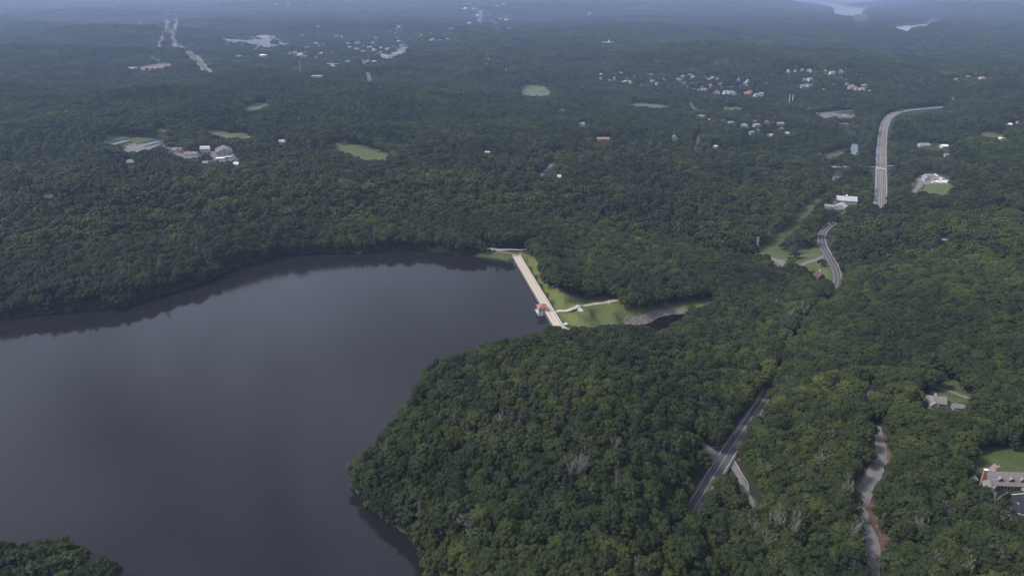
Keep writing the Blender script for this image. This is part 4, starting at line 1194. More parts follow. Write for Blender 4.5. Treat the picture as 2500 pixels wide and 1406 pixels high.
def broad_crown(seed, lobes, leaves, lsize, base, R=5.4, z0=4.0, z1=18.0, flat=1.0, core=0.86):
    """an oak-like crown: a dome of many rounded leaf clumps of different size, each covered with leaf sprays"""
    rng = np.random.default_rng(seed)
    C = Cloud()
    zc, hz = z0 + (z1 - z0) * 0.52, (z1 - z0) * 0.5
    lean = rng.normal(size=2) * 0.9
    pts = []
    for i in range(lobes):
        u = (i + 0.5) / lobes
        el = math.asin(1 - 1.55 * u)
        az = i * 2.39996 + rng.uniform(-0.4, 0.4)
        rr = rng.uniform(0.66, 0.98) * (1 + 0.22 * math.sin(az * 2 + seed) * 0.8)
        pts.append((math.cos(el) * math.cos(az) * R * rr, math.cos(el) * math.sin(az) * R * rr, math.sin(el) * hz * rng.uniform(0.66, 0.86) * flat, rng.uniform(0.15, 0.31) * R * (1.15 if el > 0 else 0.95)))
    pts.append((0, 0, 0, R * 0.6)); pts.append((0, 0, hz * 0.35, R * 0.52))
    vv, ff = base
    for (x, y, z, r) in pts:
        c = np.array([x + lean[0] * z / hz, y + lean[1] * z / hz, zc + z])
        d = vv * (1 + rng.uniform(-0.25, 0.12, len(vv)))[:, None]
        C.tris(c + d * r * core * np.array([1, 1, 0.82]), ff)
        k = int(leaves * (r / (0.25 * R)) ** 2)
        out = unit(np.array([[x, y, z * 0.7 + 1.5]]))
        dr = unit(rng.normal(size=(k, 3)) + out * 0.9 + np.array([0, 0, 0.35]))
        p = c + dr * r * rng.uniform(0.74, 1.2, k)[:, None] * np.array([1, 1, 0.84])
        C.cards(p, unit(dr + rng.normal(size=(k, 3)) * 0.6), lsize, rng)
    return C


def pine_crown(seed, whorls, leaves, lsize, base, R=3.6, z0=4.0, z1=20.5):
    rng = np.random.default_rng(seed)
    C = Cloud()
    vv, ff = base
    for w in range(whorls):
        t = w / (whorls - 1)
        zc = z0 + (z1 - z0) * t ** 0.9
        rad = R * (1.0 - t) ** 0.75 * rng.uniform(0.75, 1.15) + 0.35
        nb = max(3, int(6 - 3 * t))
        for k in range(nb):
            if rng.random() < 0.1:
                continue
            az = rng.uniform(0, 6.28)
            L = rad * rng.uniform(0.7, 1.15)
            o = np.array([math.cos(az), math.sin(az), 0.12])
            side = np.array([-o[1], o[0], 0])
            c = np.array([0, 0, zc]) + o * L * 0.6
            d = vv * (1 + rng.uniform(-0.25, 0.2, len(vv)))[:, None]
            C.tris(c + d[:, :1] * o * L * 0.5 + d[:, 1:2] * side * L * 0.3 + d[:, 2:] * np.array([0, 0, 0.35]), ff)
            m = leaves
            a, b = rng.uniform(-0.6, 1.0, m), rng.normal(size=m) * 0.3
            p = np.array([0, 0, zc]) + o * (L * (0.55 + a * 0.5))[:, None] + side * (b * L * (1.2 - a * 0.6))[:, None] + rng.normal(size=(m, 3)) * 0.15 + np.array([0, 0, 0.25])
            C.cards(p, unit(np.array([0, 0, 1.0]) + rng.normal(size=(m, 3)) * 0.4), lsize, rng, 0.5)
    return C


def trunk_mb(seed, h, r, limbs=4, spread=2.6):
    rng = random.Random(seed)
    m = MB()
    m.tube([(0, 0, -1.0), (0, 0, 0.4), (rng.uniform(-.2, .2), rng.uniform(-.2, .2), h * 0.5), (rng.uniform(-.4, .4), rng.uniform(-.4, .4), h)], [r * 1.5, r * 1.1, r * 0.8, r * 0.3], 6)
    for i in range(limbs):
        a = i * 6.28 / limbs + rng.uniform(-.4, .4)
        z = h * rng.uniform(0.35, 0.7)
        m.tube([(0, 0, z), (math.cos(a) * spread * .5, math.sin(a) * spread * .5, z + h * .12), (math.cos(a) * spread, math.sin(a) * spread, z + h * .27)], [r * .5, r * .35, r * .12], 4)
    return m


def snag_mb(seed, h, lean=0.0, fan=1.0, thin=1.0):
    """dead standing tree: trunk and forked bare limbs"""
    rng = random.Random(seed)
    trunk, br = MB(), MB()

    def grow(mb, p, d, L, r, depth):
        steps = 4
        path, rad = [p], [r]
        for k in range(steps):
            d = (d + Vector((rng.uniform(-.16, .16), rng.uniform(-.16, .16), rng.uniform(-.02, .1)))).normalized()
            p = p + d * (L / steps)
            path.append(p); rad.append(max(0.04, r * (1 - 0.75 * (k + 1) / steps)))
        mb.tube(path, rad, 5 if depth < 2 else 3, cap=False)
        if depth < 3:
            n = rng.randint(3, 5) if depth else rng.randint(9, 13)
            for i in range(n):
                q = rng.uniform(0.35, 1.0)
                j = min(int(q * steps), steps - 1)
                base = path[j].lerp(path[j + 1], q * steps - j)
                a = rng.uniform(0, 6.28)
                nd = (d * rng.uniform(0.7, 1.2) + Vector((math.cos(a), math.sin(a), rng.uniform(0.1, 0.5))) * fan * rng.uniform(0.5, 0.9)).normalized()
                grow(br, base, nd, L * rng.uniform(0.3, 0.52), max(0.045, r * (0.42 if depth == 0 else 0.45)), depth + 1)
    grow(trunk, Vector((0, 0, -0.8)), Vector((lean, 0, 1)).normalized(), h, 0.25 * thin, 0)
    return trunk, br


near_protos, mid_protos, far_protos = [], [], []
proto_near = bpy.data.collections.new('tree_models_near')
proto_mid = bpy.data.collections.new('tree_models_mid')
proto_far = bpy.data.collections.new('tree_models_far')
N_BROAD, N_PINE = 9, 3
CROWNS, TRUNKS = [], []
for i in range(N_BROAD):
    rr = random.Random(100 + i)
    R = (3.9, 6.2, 5.0)[i % 3] + 0.8 * rr.random()
    z1 = (18.5, 15.0, 16.5)[i % 3] + 2 * rr.random()
    C = broad_crown(200 + i, 52 + (i % 4) * 7, 125, 0.27, ICO1, R, 3.0, z1, 1.0, 0.78)
    tm = trunk_mb(300 + i, z1 * 0.72, 0.3)
    CROWNS.append(C.mesh('crown', [LEAF])); TRUNKS.append(tm.mesh('trunk', 'bark'))
    me = C.mesh(f'tree_{i:02d}', [LEAF, MATS['bark']], tm)
    o = bpy.data.objects.new(f'tree_model_{i:02d}', me); proto_near.objects.link(o)
    C = broad_crown(200 + i, 30, 20, 0.5, ICO1, R, 3.0, z1, 1.0, 0.82)
    o = bpy.data.objects.new(f'tree_model_mid_{i:02d}', C.mesh('tree', [LEAF])); proto_mid.objects.link(o)
for i in range(N_PINE):
    C = pine_crown(400 + i, 17, 14, 0.34, ICO1, 3.4 + 0.5 * i, 4, 19 + 1.5 * i)
    tm = trunk_mb(500 + i, 18 + i * 1.5, 0.28, 0)
    CROWNS.append(C.mesh('crown', [PINE])); TRUNKS.append(tm.mesh('trunk', 'bark'))
    me = C.mesh(f'pine_{i:02d}', [PINE, MATS['bark']], tm)
    o = bpy.data.objects.new(f'tree_model_{N_BROAD + i:02d}', me); proto_near.objects.link(o)
    C = pine_crown(400 + i, 9, 4, 0.75, ICO1, 3.4 + 0.5 * i, 4, 19 + 1.5 * i)
    o = bpy.data.objects.new(f'tree_model_mid_{N_BROAD + i:02d}', C.mesh('pine', [PINE])); proto_mid.objects.link(o)
for i in range(2):                       # thin, dull-leaved dying trees
    C = broad_crown(250 + i, 30, 26, 0.34, ICO1, 4.6, 4.0, 17.5)
    tm = trunk_mb(350 + i, 15, 0.26, 7, 3.2)
    CROWNS.append(C.mesh('crown', [DULL])); TRUNKS.append(tm.mesh('trunk', 'bark'))
    o = bpy.data.objects.new(f'tree_model_{N_BROAD + N_PINE + i:02d}', C.mesh('dull', [DULL, MATS['dead_wood']], tm)); proto_near.objects.link(o)
    C = broad_crown(250 + i, 16, 9, 0.7, ICO1, 4.6, 4.0, 17.5)
    o = bpy.data.objects.new(f'tree_model_mid_{N_BROAD + N_PINE + i:02d}', C.mesh('dull', [DULL])); proto_mid.objects.link(o)
for i in range(3):                       # shore shrubs, leafy to the ground
    C = broad_crown(270 + i, 24, 40, 0.3, ICO1, 3.0, -1.0, 5.0)
    o = bpy.data.objects.new(f'tree_model_{N_BROAD + N_PINE + 2 + i:02d}', C.mesh('shrub', [BUSH if i == 2 else LEAF])); proto_near.objects.link(o)
for i in range(5):                       # far canopy: a stand of nine crowns
    rng = np.random.default_rng(600 + i)
    S = Cloud()
    for k in range(10):
        C = broad_crown(700 + i * 20 + k, 7, 5, 1.3, ICO1, rng.uniform(4.2, 6.2), 3, rng.uniform(14, 20))
        a, r = k * 2.4, 4.6 * math.sqrt(k)
        for v, f in zip(C.v, C.f):
            pass
        v, f = np.concatenate(C.v), np.concatenate(C.f)
        S.tris(v + np.array([math.cos(a) * r, math.sin(a) * r, rng.uniform(-1.5, 1.5)]), f)
    o = bpy.data.objects.new(f'stand_model_{i:02d}', S.mesh('stand', [LEAF])); proto_far.objects.link(o)

CL = []
for poly in CLEAR:
    dep = 1e9
    if isinstance(poly[-1], float):
        dep, poly = poly[-1], poly[:-1]
    P = np.array(poly)
    CL.append((P, P[:, 0].min(), P[:, 0].max(), P[:, 1].min(), P[:, 1].max(), dep))


def blocked(x, y, z, H, R):
    bad = np.zeros(len(x), bool)
    dist = np.hypot(x, y)
    amt = smooth01((dist - 1100) / 300)         # ragged edges of the clearings
    wob, wob2 = (vnoise(x / 14, y / 14, 61) - 0.5) * amt, (vnoise(x / 14 + 5, y / 14, 62) - 0.5) * amt
    for fz, fx in ((0.02, 0), (0.25, 0), (0.55, 0), (0.8, 0), (1.0, 0), (0.6, -0.85), (0.6, 0.85), (0.85, -0.6), (0.85, 0.6)):
        px, py, _ = project(x + fx * R, y, z + fz * H)
        px = px + wob * 9; py = py + wob2 * 5
        for P, x0, x1, y0, y1, dep in CL:
            m = (~bad) & (px > x0) & (px < x1) & (py > y0) & (py < y1) & (dist < dep)
            if m.any():
                k = np.nonzero(m)[0]
                bad[k[inside(P, px[k], py[k])]] = True
    return bad


def scatter(x0, x1, y0, y1, s, rmin, rmax, pad):
    xs, ys = np.arange(x0, x1, s), np.arange(y0, y1, s * 0.9)
    xx, yy = np.meshgrid(xs, ys)
    xx = xx + (np.arange(len(ys)) % 2)[:, None] * s * 0.5
    x = (xx + RNG.uniform(-0.36, 0.36, xx.shape) * s).ravel()
    y = (yy + RNG.uniform(-0.36, 0.36, yy.shape) * s).ravel()
    r = np.hypot(x, y)
    k = (r >= rmin) & (r < rmax) & (y > 40)
    x, y = x[k], y[k]
    px, py, _ = project(x, y, np.full(len(x), 15.0))
    k = (px > -pad) & (px < 2500 + pad) & (py < 1750)
    x, y = x[k], y[k]
    k = ~inside(SHORE, x, y)
    for lv, poly in LAKES.values():
        k &= ~inside(poly, x, y)
    x, y = x[k], y[k]
    d, _ = seg_dist([DAM_A, DAM_B], x, y)
    k = d > 13
    for nm, (mt, c) in ROADS.items():
        w = c[:, 3].max() / 2 + 2.2
        m = k & (x > c[:, 0].min() - 12) & (x < c[:, 0].max() + 12) & (y > c[:, 1].min() - 12) & (y < c[:, 1].max() + 12)
        if m.any():
            i = np.nonzero(m)[0]
            cc = c[::2] if len(c) > 8 else c
            dd, at = seg_dist(cc, x[i], y[i])
            lim = np.full(len(i), w)
            if nm == 'main_road':                # the crowns close over these stretches
                q = cc[np.clip(np.round(at).astype(int), 0, len(cc) - 1)]
                qy = project(q[:, 0], q[:, 1], q[:, 2])[1]
                lim[((qy > 702) & (qy < 955)) | (qy < 540)] = 4.0
                lim[qy > 1256] = 3.0
            k[i[dd < lim]] = False
    for bx, by, br in BP:
        k &= (x - bx) ** 2 + (y - by) ** 2 > br * br
    x, y = x[k], y[k]
    return x, y, ground(x, y)


def fit(x, y, z, H, R, sizes):
    sc = np.zeros(len(x))
    todo = np.arange(len(x))
    for s in sizes:
        if not len(todo):
            break
        b = blocked(x[todo], y[todo], z[todo], (H[todo] if np.ndim(H) else H) * s, (R[todo] if np.ndim(R) else R) * s ** 0.85)
        sc[todo[~b]] = s
        todo = todo[b]
    return sc


def clump_noise(x, y):
    return vnoise(x / 60, y / 60, 21) * 0.6 + vnoise(x / 25, y / 25, 22) * 0.4


SETS = []
# near woods
x, y, z = scatter(-800, 1000, 60, 900, 7.2, 0, 900, 480)


def species(x, y, fine, pines, seed):
    """which model grows where: pines and dying trees come in patches"""
    p = np.clip((vnoise(x / fine + 9, y / fine, seed) - 0.5) * 1.6, *pines)
    pine = RNG.random(len(x)) < p
    k = np.where(pine, N_BROAD + RNG.integers(0, N_PINE, len(x)), RNG.integers(0, N_BROAD, len(x)))
    dull = (RNG.random(len(x)) < 0.012 + 0.07 * (vnoise(x / fine + 2, y / fine, seed + 10) > 0.82)) & ~pine
    return np.where(dull, N_BROAD + N_PINE + RNG.integers(0, 2, len(x)), k)


def model_size(coll):
    v = [np.array([q.co[:] for q in o.data.vertices]) for o in sorted(coll.objects, key=lambda o: o.name)]
    return np.array([np.percentile(np.hypot(a[:, 0], a[:, 1]), 97) for a in v]), np.array([a[:, 2].max() for a in v])


idx = species(x, y, 80, (0.05, 0.45), 31)
mR, mH = model_size(proto_near)
big = (0.74 + 0.74 * RNG.random(len(x)) ** 1.4) * (1 + 0.3 * smooth01((np.hypot(x, y) - 480) / 250)) * 5.2 / (0.5 * mR[idx] + 2.6)
tall = (0.70 + 0.24 * RNG.random(len(x)) + 0.12 * big) * (0.90 + 0.2 * clump_noise(x, y)) * 17.5 / (0.5 * mH[idx] + 8.75)
sc = fit(x, y, z, mH[idx] * tall, mR[idx] * big * 0.95, (1.0, 0.8, 0.6, 0.42, 0.28))
k = (sc > 0) & ~((sc < 0.7) & (idx >= N_BROAD))
x, y, z, sc, big, tall, idx = x[k], y[k], z[k], sc[k], big[k], tall[k], idx[k]
SXY, SZ = sc ** 0.85 * big, sc * tall
# shrubs and low limbs hanging over the waterline
hx, hy = [], []
nS = len(SHORE)
for i in range(nS):
    p, q = np.array(SHORE[i]), np.array(SHORE[(i + 1) % nS])
    L_ = np.hypot(*(q - p))
    if L_ > 900 or (np.hypot(*(p - DAM_A)) < 1 and np.hypot(*(q - DAM_B)) < 1):
        continue
    nr = np.array([-(q - p)[1], (q - p)[0]]) / L_
    if inside(SHORE, *[np.array([v]) for v in (p + q) / 2 + nr * 1.0])[0]:
        nr = -nr
    k_ = max(1, int(L_ / 0.95))
    tt = (np.arange(k_) + RNG.random(k_)) / k_
    pp = p + (q - p) * tt[:, None] + nr * (RNG.uniform(-0.8, 8.0, k_))[:, None]
    hx.append(pp[:, 0]); hy.append(pp[:, 1])
hx, hy = np.concatenate(hx), np.concatenate(hy)
ppx, ppy, _ = project(hx, hy, np.zeros(len(hx)))
ok = (hy > 60) & (ppx > -200) & (ppx < 2600) & ~((ppx > 1165) & (ppx < 1262) & (ppy > 600) & (ppy < 640)) & (seg_dist([DAM_A, DAM_B], hx, hy)[0] > 6)
hx, hy = hx[ok], hy[ok]
for poly, cnt in (([(1803, 1122), (1812, 1088), (1846, 1036), (1858, 1042), (1838, 1085), (1832, 1130)], 70), ([(2128, 1232), (2158, 1262), (2162, 1310), (2150, 1300)], 8), ([(2076, 1196), (2092, 1222), (2094, 1258), (2076, 1250)], 20),
                  ([(1180, 600), (1262, 604), (1262, 607), (1180, 606)], 30), ([(1850, 596), (1900, 556), (1904, 560), (1856, 602)], 14)):
    P_ = np.array([spot(*q)[:2] for q in poly])
    pp = RNG.uniform(P_.min(0), P_.max(0), (cnt * 4, 2))
    pp = pp[inside(P_, pp[:, 0], pp[:, 1])][:cnt]
    hx, hy = np.r_[hx, pp[:, 0]], np.r_[hy, pp[:, 1]]
n_near = len(x)
x, y, z = np.r_[x, hx], np.r_[y, hy], np.r_[z, np.maximum(ground(hx, hy), 0.1)]
idx = np.r_[idx, N_BROAD + N_PINE + 2 + RNG.integers(0, 3, len(hx))]
SXY = np.r_[SXY, RNG.uniform(0.55, 1.15, len(hx))]
SZ = np.r_[SZ, RNG.uniform(0.5, 1.2, len(hx))]
SETS.append([x, y, z - 0.2, idx, SXY, SZ, proto_near, 'forest', 'dense green broadleaf forest around the reservoir'])
# middle woods
x, y, z = scatter(-2750, 2750, 300, 2800, 12.4, 900, 2750, 420)
idx = species(x, y, 130, (0.03, 0.32), 32)
mR, mH = model_size(proto_mid)
big = (1.15 + 1.0 * RNG.random(len(x)) ** 1.5) * 5.2 / (0.6 * mR[idx] + 2.1)
tall = (0.58 + 0.26 * RNG.random(len(x)) + 0.24 * big) * (0.74 + 0.5 * vnoise(x / 50, y / 50, 51)) * 17.5 / (0.5 * mH[idx] + 8.75)
sc = fit(x, y, z, mH[idx] * tall, mR[idx] * big * 0.9, (1.0, 0.7, 0.45, 0.25))
k = (sc > 0) & ~((sc < 0.7) & (idx >= N_BROAD))
x, y, z, sc, big, tall, idx = x[k], y[k], z[k], sc[k], big[k], tall[k], idx[k]
SETS.append([x, y, z - 0.2, idx, sc ** 0.85 * big, sc * tall, proto_mid, 'forest', 'green forest rolling over the valley beyond the dam'])
# far woods
x, y, z = scatter(-6600, 6600, 2000, 7000, 27, 2750, 6800, 380)
sc = fit(x, y, z, 17.0, 14, (1.0, 0.55))
k = sc > 0
x, y, z, sc = x[k], y[k], z[k], sc[k]
SETS.append([x, y, z - 0.4, RNG.integers(0, 5, len(x)), sc * (0.95 + 0.35 * RNG.random(len(x))), (0.6 + 0.4 * sc) * (0.6 + 0.5 * RNG.random(len(x)) + 0.5 * vnoise(x / 120, y / 120, 52)), proto_far, 'forest', 'hazy far forest reaching to the horizon hills'])
x, y, z = scatter(-15800, 15800, 5000, 18200, 66, 6800, 18000, 380)
sc = fit(x, y, z, 30.0, 30, (1.0, 0.5))
k = sc > 0
x, y, z, sc = x[k], y[k], z[k], sc[k]
SETS.append([x, y, z - 1.0, RNG.integers(0, 5, len(x)), sc * (2.3 + 0.6 * RNG.random(len(x))), sc * (1.0 + 0.5 * RNG.random(len(x))), proto_far, 'forest', 'blue hazy woodland along the horizon'])

# the 300 trees that show largest stand as things of their own
x, y, z, idx, SXY, SZ = SETS[0][:6]
cpx, cpy, dep = project(x, y, z + 12 * SZ)
tpx, tpy, _ = project(x, y, z + 17 * SZ)
vis = (cpx > 5) & (cpx < 2495) & (tpy < 1398) & (SZ > 0.4) & (np.arange(len(x)) < n_near)
order = np.argsort(np.where(vis, dep / SXY ** 0.5, 1e9))[:300]


def zone(px, py):
    if px < 700:
        where = 'in the lakeside grove'
    elif px < 1120:
        where = 'on the headland shore tip'
    elif px < 1330:
        where = 'low on the headland, lake side'
    elif px < 1560:
        where = 'in the headland middle'
    elif px < 1690:
        where = 'left of the forest road'
    elif px < 1800:
        where = 'just right of the forest road'
    elif px < 1960:
        where = 'between forest road and drive'
    elif px < 2110:
        where = 'left of the gravel drive'
    elif px < 2250:
        where = 'right of the soil bank'
    elif px < 2390:
        where = 'between soil bank and mansion'
    else:
        where = 'near the mansion'
    row = 'at the bottom edge' if py > 1345 else ('just above the bottom edge' if py > 1270 else ('further up the slope' if py > 1190 else 'farthest up the slope'))
    return where + ', ' + row


for n in order:
    kind = 'pine_tree' if N_BROAD <= idx[n] < N_BROAD + N_PINE else 'broadleaf_tree'
    zn = zone(cpx[n], cpy[n])
    size = 'tall' if SZ[n] > 0.98 else ('low' if SZ[n] < 0.72 else ('wide' if SXY[n] > 1.05 else 'slim'))
    word = 'feathery layered pine' if kind == 'pine_tree' else ('dull brownish broadleaf tree' if idx[n] >= N_BROAD else 'leafy green broadleaf tree')
    t = empty(kind, (x[n], y[n], z[n]), RNG.uniform(0, 6.28), f'{size} {word} {zn}', 'tree', f'{word}s {zn}')
    t.scale = (SXY[n], SXY[n], SZ[n])
    for nm, src in (('crown', CROWNS), ('trunk', TRUNKS)):
        c = bpy.data.objects.new(nm, src[idx[n]])
        c.parent = t
        col.objects.link(c)
keep = np.ones(len(x), bool)
keep[order] = False
for q in range(6):
    SETS[0][q] = SETS[0][q][keep]


def instancer(name, x, y, z, idx, sxy, sz, collection, label):
    me = bpy.data.meshes.new(name)
    n = len(x)
    me.vertices.add(n)
    me.vertices.foreach_set('co', np.c_[x, y, z].ravel())
    a = me.attributes.new('model', 'INT', 'POINT'); a.data.foreach_set('value', np.asarray(idx, np.int32))
    a = me.attributes.new('turn', 'FLOAT_VECTOR', 'POINT')
    a.data.foreach_set('vector', np.c_[RNG.uniform(-.05, .05, n), RNG.uniform(-.05, .05, n), RNG.uniform(0, 6.28, n)].ravel())
    a = me.attributes.new('size', 'FLOAT_VECTOR', 'POINT')
    a.data.foreach_set('vector', np.c_[sxy, sxy * RNG.uniform(0.85, 1.15, n), sz].ravel())
    o = bpy.data.objects.new(name, me)
    col.objects.link(o)
    ng = bpy.data.node_groups.new('plant_' + name, 'GeometryNodeTree')
    ng.interface.new_socket('Geometry', in_out='INPUT', socket_type='NodeSocketGeometry')
    ng.interface.new_socket('Geometry', in_out='OUTPUT', socket_type='NodeSocketGeometry')
    N, L = ng.nodes, ng.links
    gi, go = N.new('NodeGroupInput'), N.new('NodeGroupOutput')
    iop = N.new('GeometryNodeInstanceOnPoints')
    ci = N.new('GeometryNodeCollectionInfo')
    ci.inputs['Collection'].default_value = collection
    ci.inputs['Separate Children'].default_value = True
    ci.inputs['Reset Children'].default_value = True
    ai = N.new('GeometryNodeInputNamedAttribute'); ai.data_type = 'INT'; ai.inputs['Name'].default_value = 'model'
    at = N.new('GeometryNodeInputNamedAttribute'); at.data_type = 'FLOAT_VECTOR'; at.inputs['Name'].default_value = 'turn'
    az = N.new('GeometryNodeInputNamedAttribute'); az.data_type = 'FLOAT_VECTOR'; az.inputs['Name'].default_value = 'size'
    iop.inputs['Pick Instance'].default_value = True
    L.new(gi.outputs[0], iop.inputs['Points'])
    L.new(ci.outputs[0], iop.inputs['Instance'])
    L.new(ai.outputs['Attribute'], iop.inputs['Instance Index'])
    L.new(at.outputs['Attribute'], iop.inputs['Rotation'])
    L.new(az.outputs['Attribute'], iop.inputs['Scale'])
    L.new(iop.outputs[0], go.inputs[0])
    md = o.modifiers.new('plants', 'NODES')
    md.node_group = ng
    tag(o, label, None, None, 'stuff')
    return o


for S in SETS:
    print('forest', len(S[0]))
    instancer(S[7], *S[:6], S[6], S[8])

# ------------------------------------------------------------------ haze
zlo = float(GZ.min()) - 1.0
hz = MB().box(GX[0] - 20, GX[-1] + 20, GY[0] - 20, GY[-1] + 20, zlo, CAM_H + 6)
hm = bpy.data.materials.new('haze')
hm.use_nodes = True
hm.node_tree.nodes.clear()
ho = hm.node_tree.nodes.new('ShaderNodeOutputMaterial')
hv = hm.node_tree.nodes.new('ShaderNodeVolumePrincipled')
hv.inputs['Color'].default_value = (0.49, 0.635, 1.0, 1)
hv.inputs['Density'].default_value = 0.00007
hv.inputs['Anisotropy'].default_value = 0.2
hm.node_tree.links.new(hv.outputs[0], ho.inputs['Volume'])
MATS['haze'] = hm
ho_ = hz.build('haze', 'haze')
tag(ho_, 'pale blue haze thickening towards the horizon', None, None, 'stuff')

# ------------------------------------------------------------------ dam, gatehouse and spillway works
DZ = 4.4
UA, UB = np.array(on_plane(1254, 628, DZ)), np.array(on_plane(1351, 794, DZ))
DL = float(np.hypot(*(UB - UA)))
ax = (UB - UA) / DL
DRZ = math.atan2(ax[1], ax[0])           # local x runs along the dam towards the near end; local +y is downstream
DW = 9.0
if -ax[1] < 0:                           # downstream is +X in the world
    DSGN = -1
else:
    DSGN = 1
dam = empty('dam', (UA[0], UA[1], 0), DRZ, 'long pale masonry dam with beige deck along the right end of the reservoir', 'dam')
S_ = DSGN
ylo, yhi = sorted((0.0, DW * S_))


def dbox(mb, x0, x1, a, b, z0, z1):
    a, b = sorted((a * S_, b * S_))
    return mb.box(x0, x1, a, b, z0, z1)


m = MB()
prof = [(0.0, DZ - 0.6), (-0.7, -14), (14.0, -30), (DW + 0.2, DZ - 4), (DW, DZ - 0.6)]
pts = [(x_, y_ * S_, z_) for x_ in (-4, DL + 10) for y_, z_ in prof]
m.add(pts, [(0, 1, 2, 3, 4), (9, 8, 7, 6, 5)] + [(i, (i + 1) % 5 + 5 * 0, (i + 1) % 5 + 5, i + 5)[::-1] for i in range(5)])
m.build('wall', 'wet_stone', dam)
dbox(MB(), -4, DL + 10, 0.95, DW - 0.75, DZ - 0.598, DZ).build('deck', 'deck', dam)
for k in range(12):                      # coping stones of the upstream parapet
    a, b = -2 + k * (DL + 4) / 12, -2 + (k + 1) * (DL + 4) / 12
    dbox(MB(), a + 0.06, b - 0.06, -0.12, 0.9, DZ - 0.594, DZ + 0.95).build('parapet_stone', 'granite', dam)
    dbox(MB(), a + 0.06, b - 0.06, DW - 0.7, DW + 0.1, DZ - 0.594, DZ + 0.75).build('parapet_stone', 'granite', dam)
for a, b in ((0.9, 1.35), (DW - 1.1, DW - 0.75)):
    dbox(MB(), -2, DL + 4, a + 0.003, b, DZ, DZ + 0.16).build('kerb', 'wet_stone', dam)
for x_, y_ in ((-2.6, 0.4), (-2.6, DW - 0.3), (DL + 3.2, 0.4), (DL + 3.2, DW - 0.3)):
    mb = MB()
    dbox(mb, x_ - 0.8, x_ + 0.8, y_ - 0.8, y_ + 0.8, DZ - 3, DZ + 1.5)
    dbox(mb, x_ - 1.0, x_ + 1.0, y_ - 1.0, y_ + 1.0, DZ + 1.5, DZ + 1.8)
    mb.build('pier', 'granite', dam)
mb = MB()                                # flared wing walls at the near end
mb.tube([(DL + 3, 0.3 * S_, DZ + 0.3), (DL + 7, -2.5 * S_, DZ - 0.2), (DL + 10, -7 * S_, DZ - 1.2)], 0.75, 4)
mb.build('wing_wall', 'granite', dam)
mb = MB()
mb.tube([(DL + 3, (DW - 0.3) * S_, DZ + 0.3), (DL + 8, (DW + 1.5) * S_, DZ - 0.4), (DL + 12, (DW + 5) * S_, DZ - 1.6)], 0.75, 4)
mb.build('wing_wall', 'granite', dam)

# gatehouse on the upstream face
gx, gy = on_plane(1318.5, 757, DZ)
g0 = np.array([gx, gy]) - UA
gl = float(g0 @ ax)
gh = empty('gatehouse', (UA[0] + ax[0] * (gl), UA[1] + ax[1] * (gl), 0), DRZ, 'small stone gatehouse with red hipped roof standing in the water by the dam', 'gatehouse')
gw, gd = 8.2, 8.6                         # along the dam, out over the water
y0_, y1_ = -gd + 1.8, 1.8
E_ = 8.4
mb = MB(); dbox(mb, -gw / 2 - 0.35, gw / 2 + 0.35, y0_ - 0.35, -0.15, -12, 3.4); mb.build('plinth', 'masonry', gh)
mb = MB(); dbox(mb, -gw / 2, gw / 2, y0_, y1_, 3.4, E_); mb.build('wall', 'masonry', gh)
mb = MB(); dbox(mb, -gw / 2 - 0.25, gw / 2 + 0.25, y0_ - 0.25, y1_ + 0.25, E_, E_ + 0.35); mb.build('cornice', 'granite', gh)
ov = 0.75
ya, yb = sorted(((y0_ - ov) * S_, (y1_ + ov) * S_))
xa, xb = -gw / 2 - ov, gw / 2 + ov
ym = (ya + yb) / 2
mb = MB().add([(xa, ya, E_ + 0.35), (xb, ya, E_ + 0.35), (xb, yb, E_ + 0.35), (xa, yb, E_ + 0.35), (-0.8, ym, E_ + 2.7), (0.8, ym, E_ + 2.7)],
              [(0, 1, 5, 4), (1, 2, 5), (2, 3, 4, 5), (3, 0, 4), (3, 2, 1, 0)])
rf = mb.build('roof', 'red_tile', gh)
for i in range(7):                       # tile courses on each slope
    t = (i + 0.5) / 7
    for sx in (-1, 1):
        zz = E_ + 0.35 + 2.35 * t + 0.05
        q = 1 - t
        MB().box(sx * (gw / 2 + ov) * q + sx * 0.8 * t - 0.12, sx * (gw / 2 + ov) * q + sx * 0.8 * t + 0.12, ym - (yb - ya) / 2 * q * 0.96, ym + (yb - ya) / 2 * q * 0.96, zz - 0.08, zz + 0.04).build('tile_course', 'red_tile', rf)
for sx in (-1, 1):
    for yy in (-4.6, -1.4):
        w_ = MB(); dbox(w_, sx * gw / 2 - 0.06, sx * gw / 2 + 0.06, yy - 0.55, yy + 0.55, 4.9, 7.3)
        w_ = w_.build('window', 'glass', gh)
        f_ = MB(); dbox(f_, sx * gw / 2 - 0.12, sx * gw / 2 + 0.12, yy - 0.75, yy + 0.75, 4.65, 4.88); f_.build('sill', 'granite', w_)
        f_ = MB(); dbox(f_, sx * gw / 2 - 0.12, sx * gw / 2 + 0.12, yy - 0.75, yy + 0.75, 7.32, 7.6); f_.build('lintel', 'granite', w_)
for xx in (-2.2, 0.0, 2.2):
    w_ = MB(); dbox(w_, xx - 0.5, xx + 0.5, y0_ - 0.06, y0_ + 0.06, 4.9, 7.3); w_.build('window', 'glass', gh)
w_ = MB(); dbox(w_, -0.9, 0.9, y1_ - 0.05, y1_ + 0.06, DZ, 7.2); w_.build('door', 'dark_wood', gh)
w_ = MB(); dbox(w_, -gw / 2 - 0.2, gw / 2 + 0.2, y0_ - 1.9, y0_ - 0.36, 3.1, 3.38); bal = w_.build('platform', 'granite', gh)
w_ = MB()
for xx in np.linspace(-gw / 2, gw / 2, 7):
    w_.tube([(xx, (y0_ - 1.8) * S_, 3.39), (xx, (y0_ - 1.8) * S_, 4.5)], 0.06, 4)
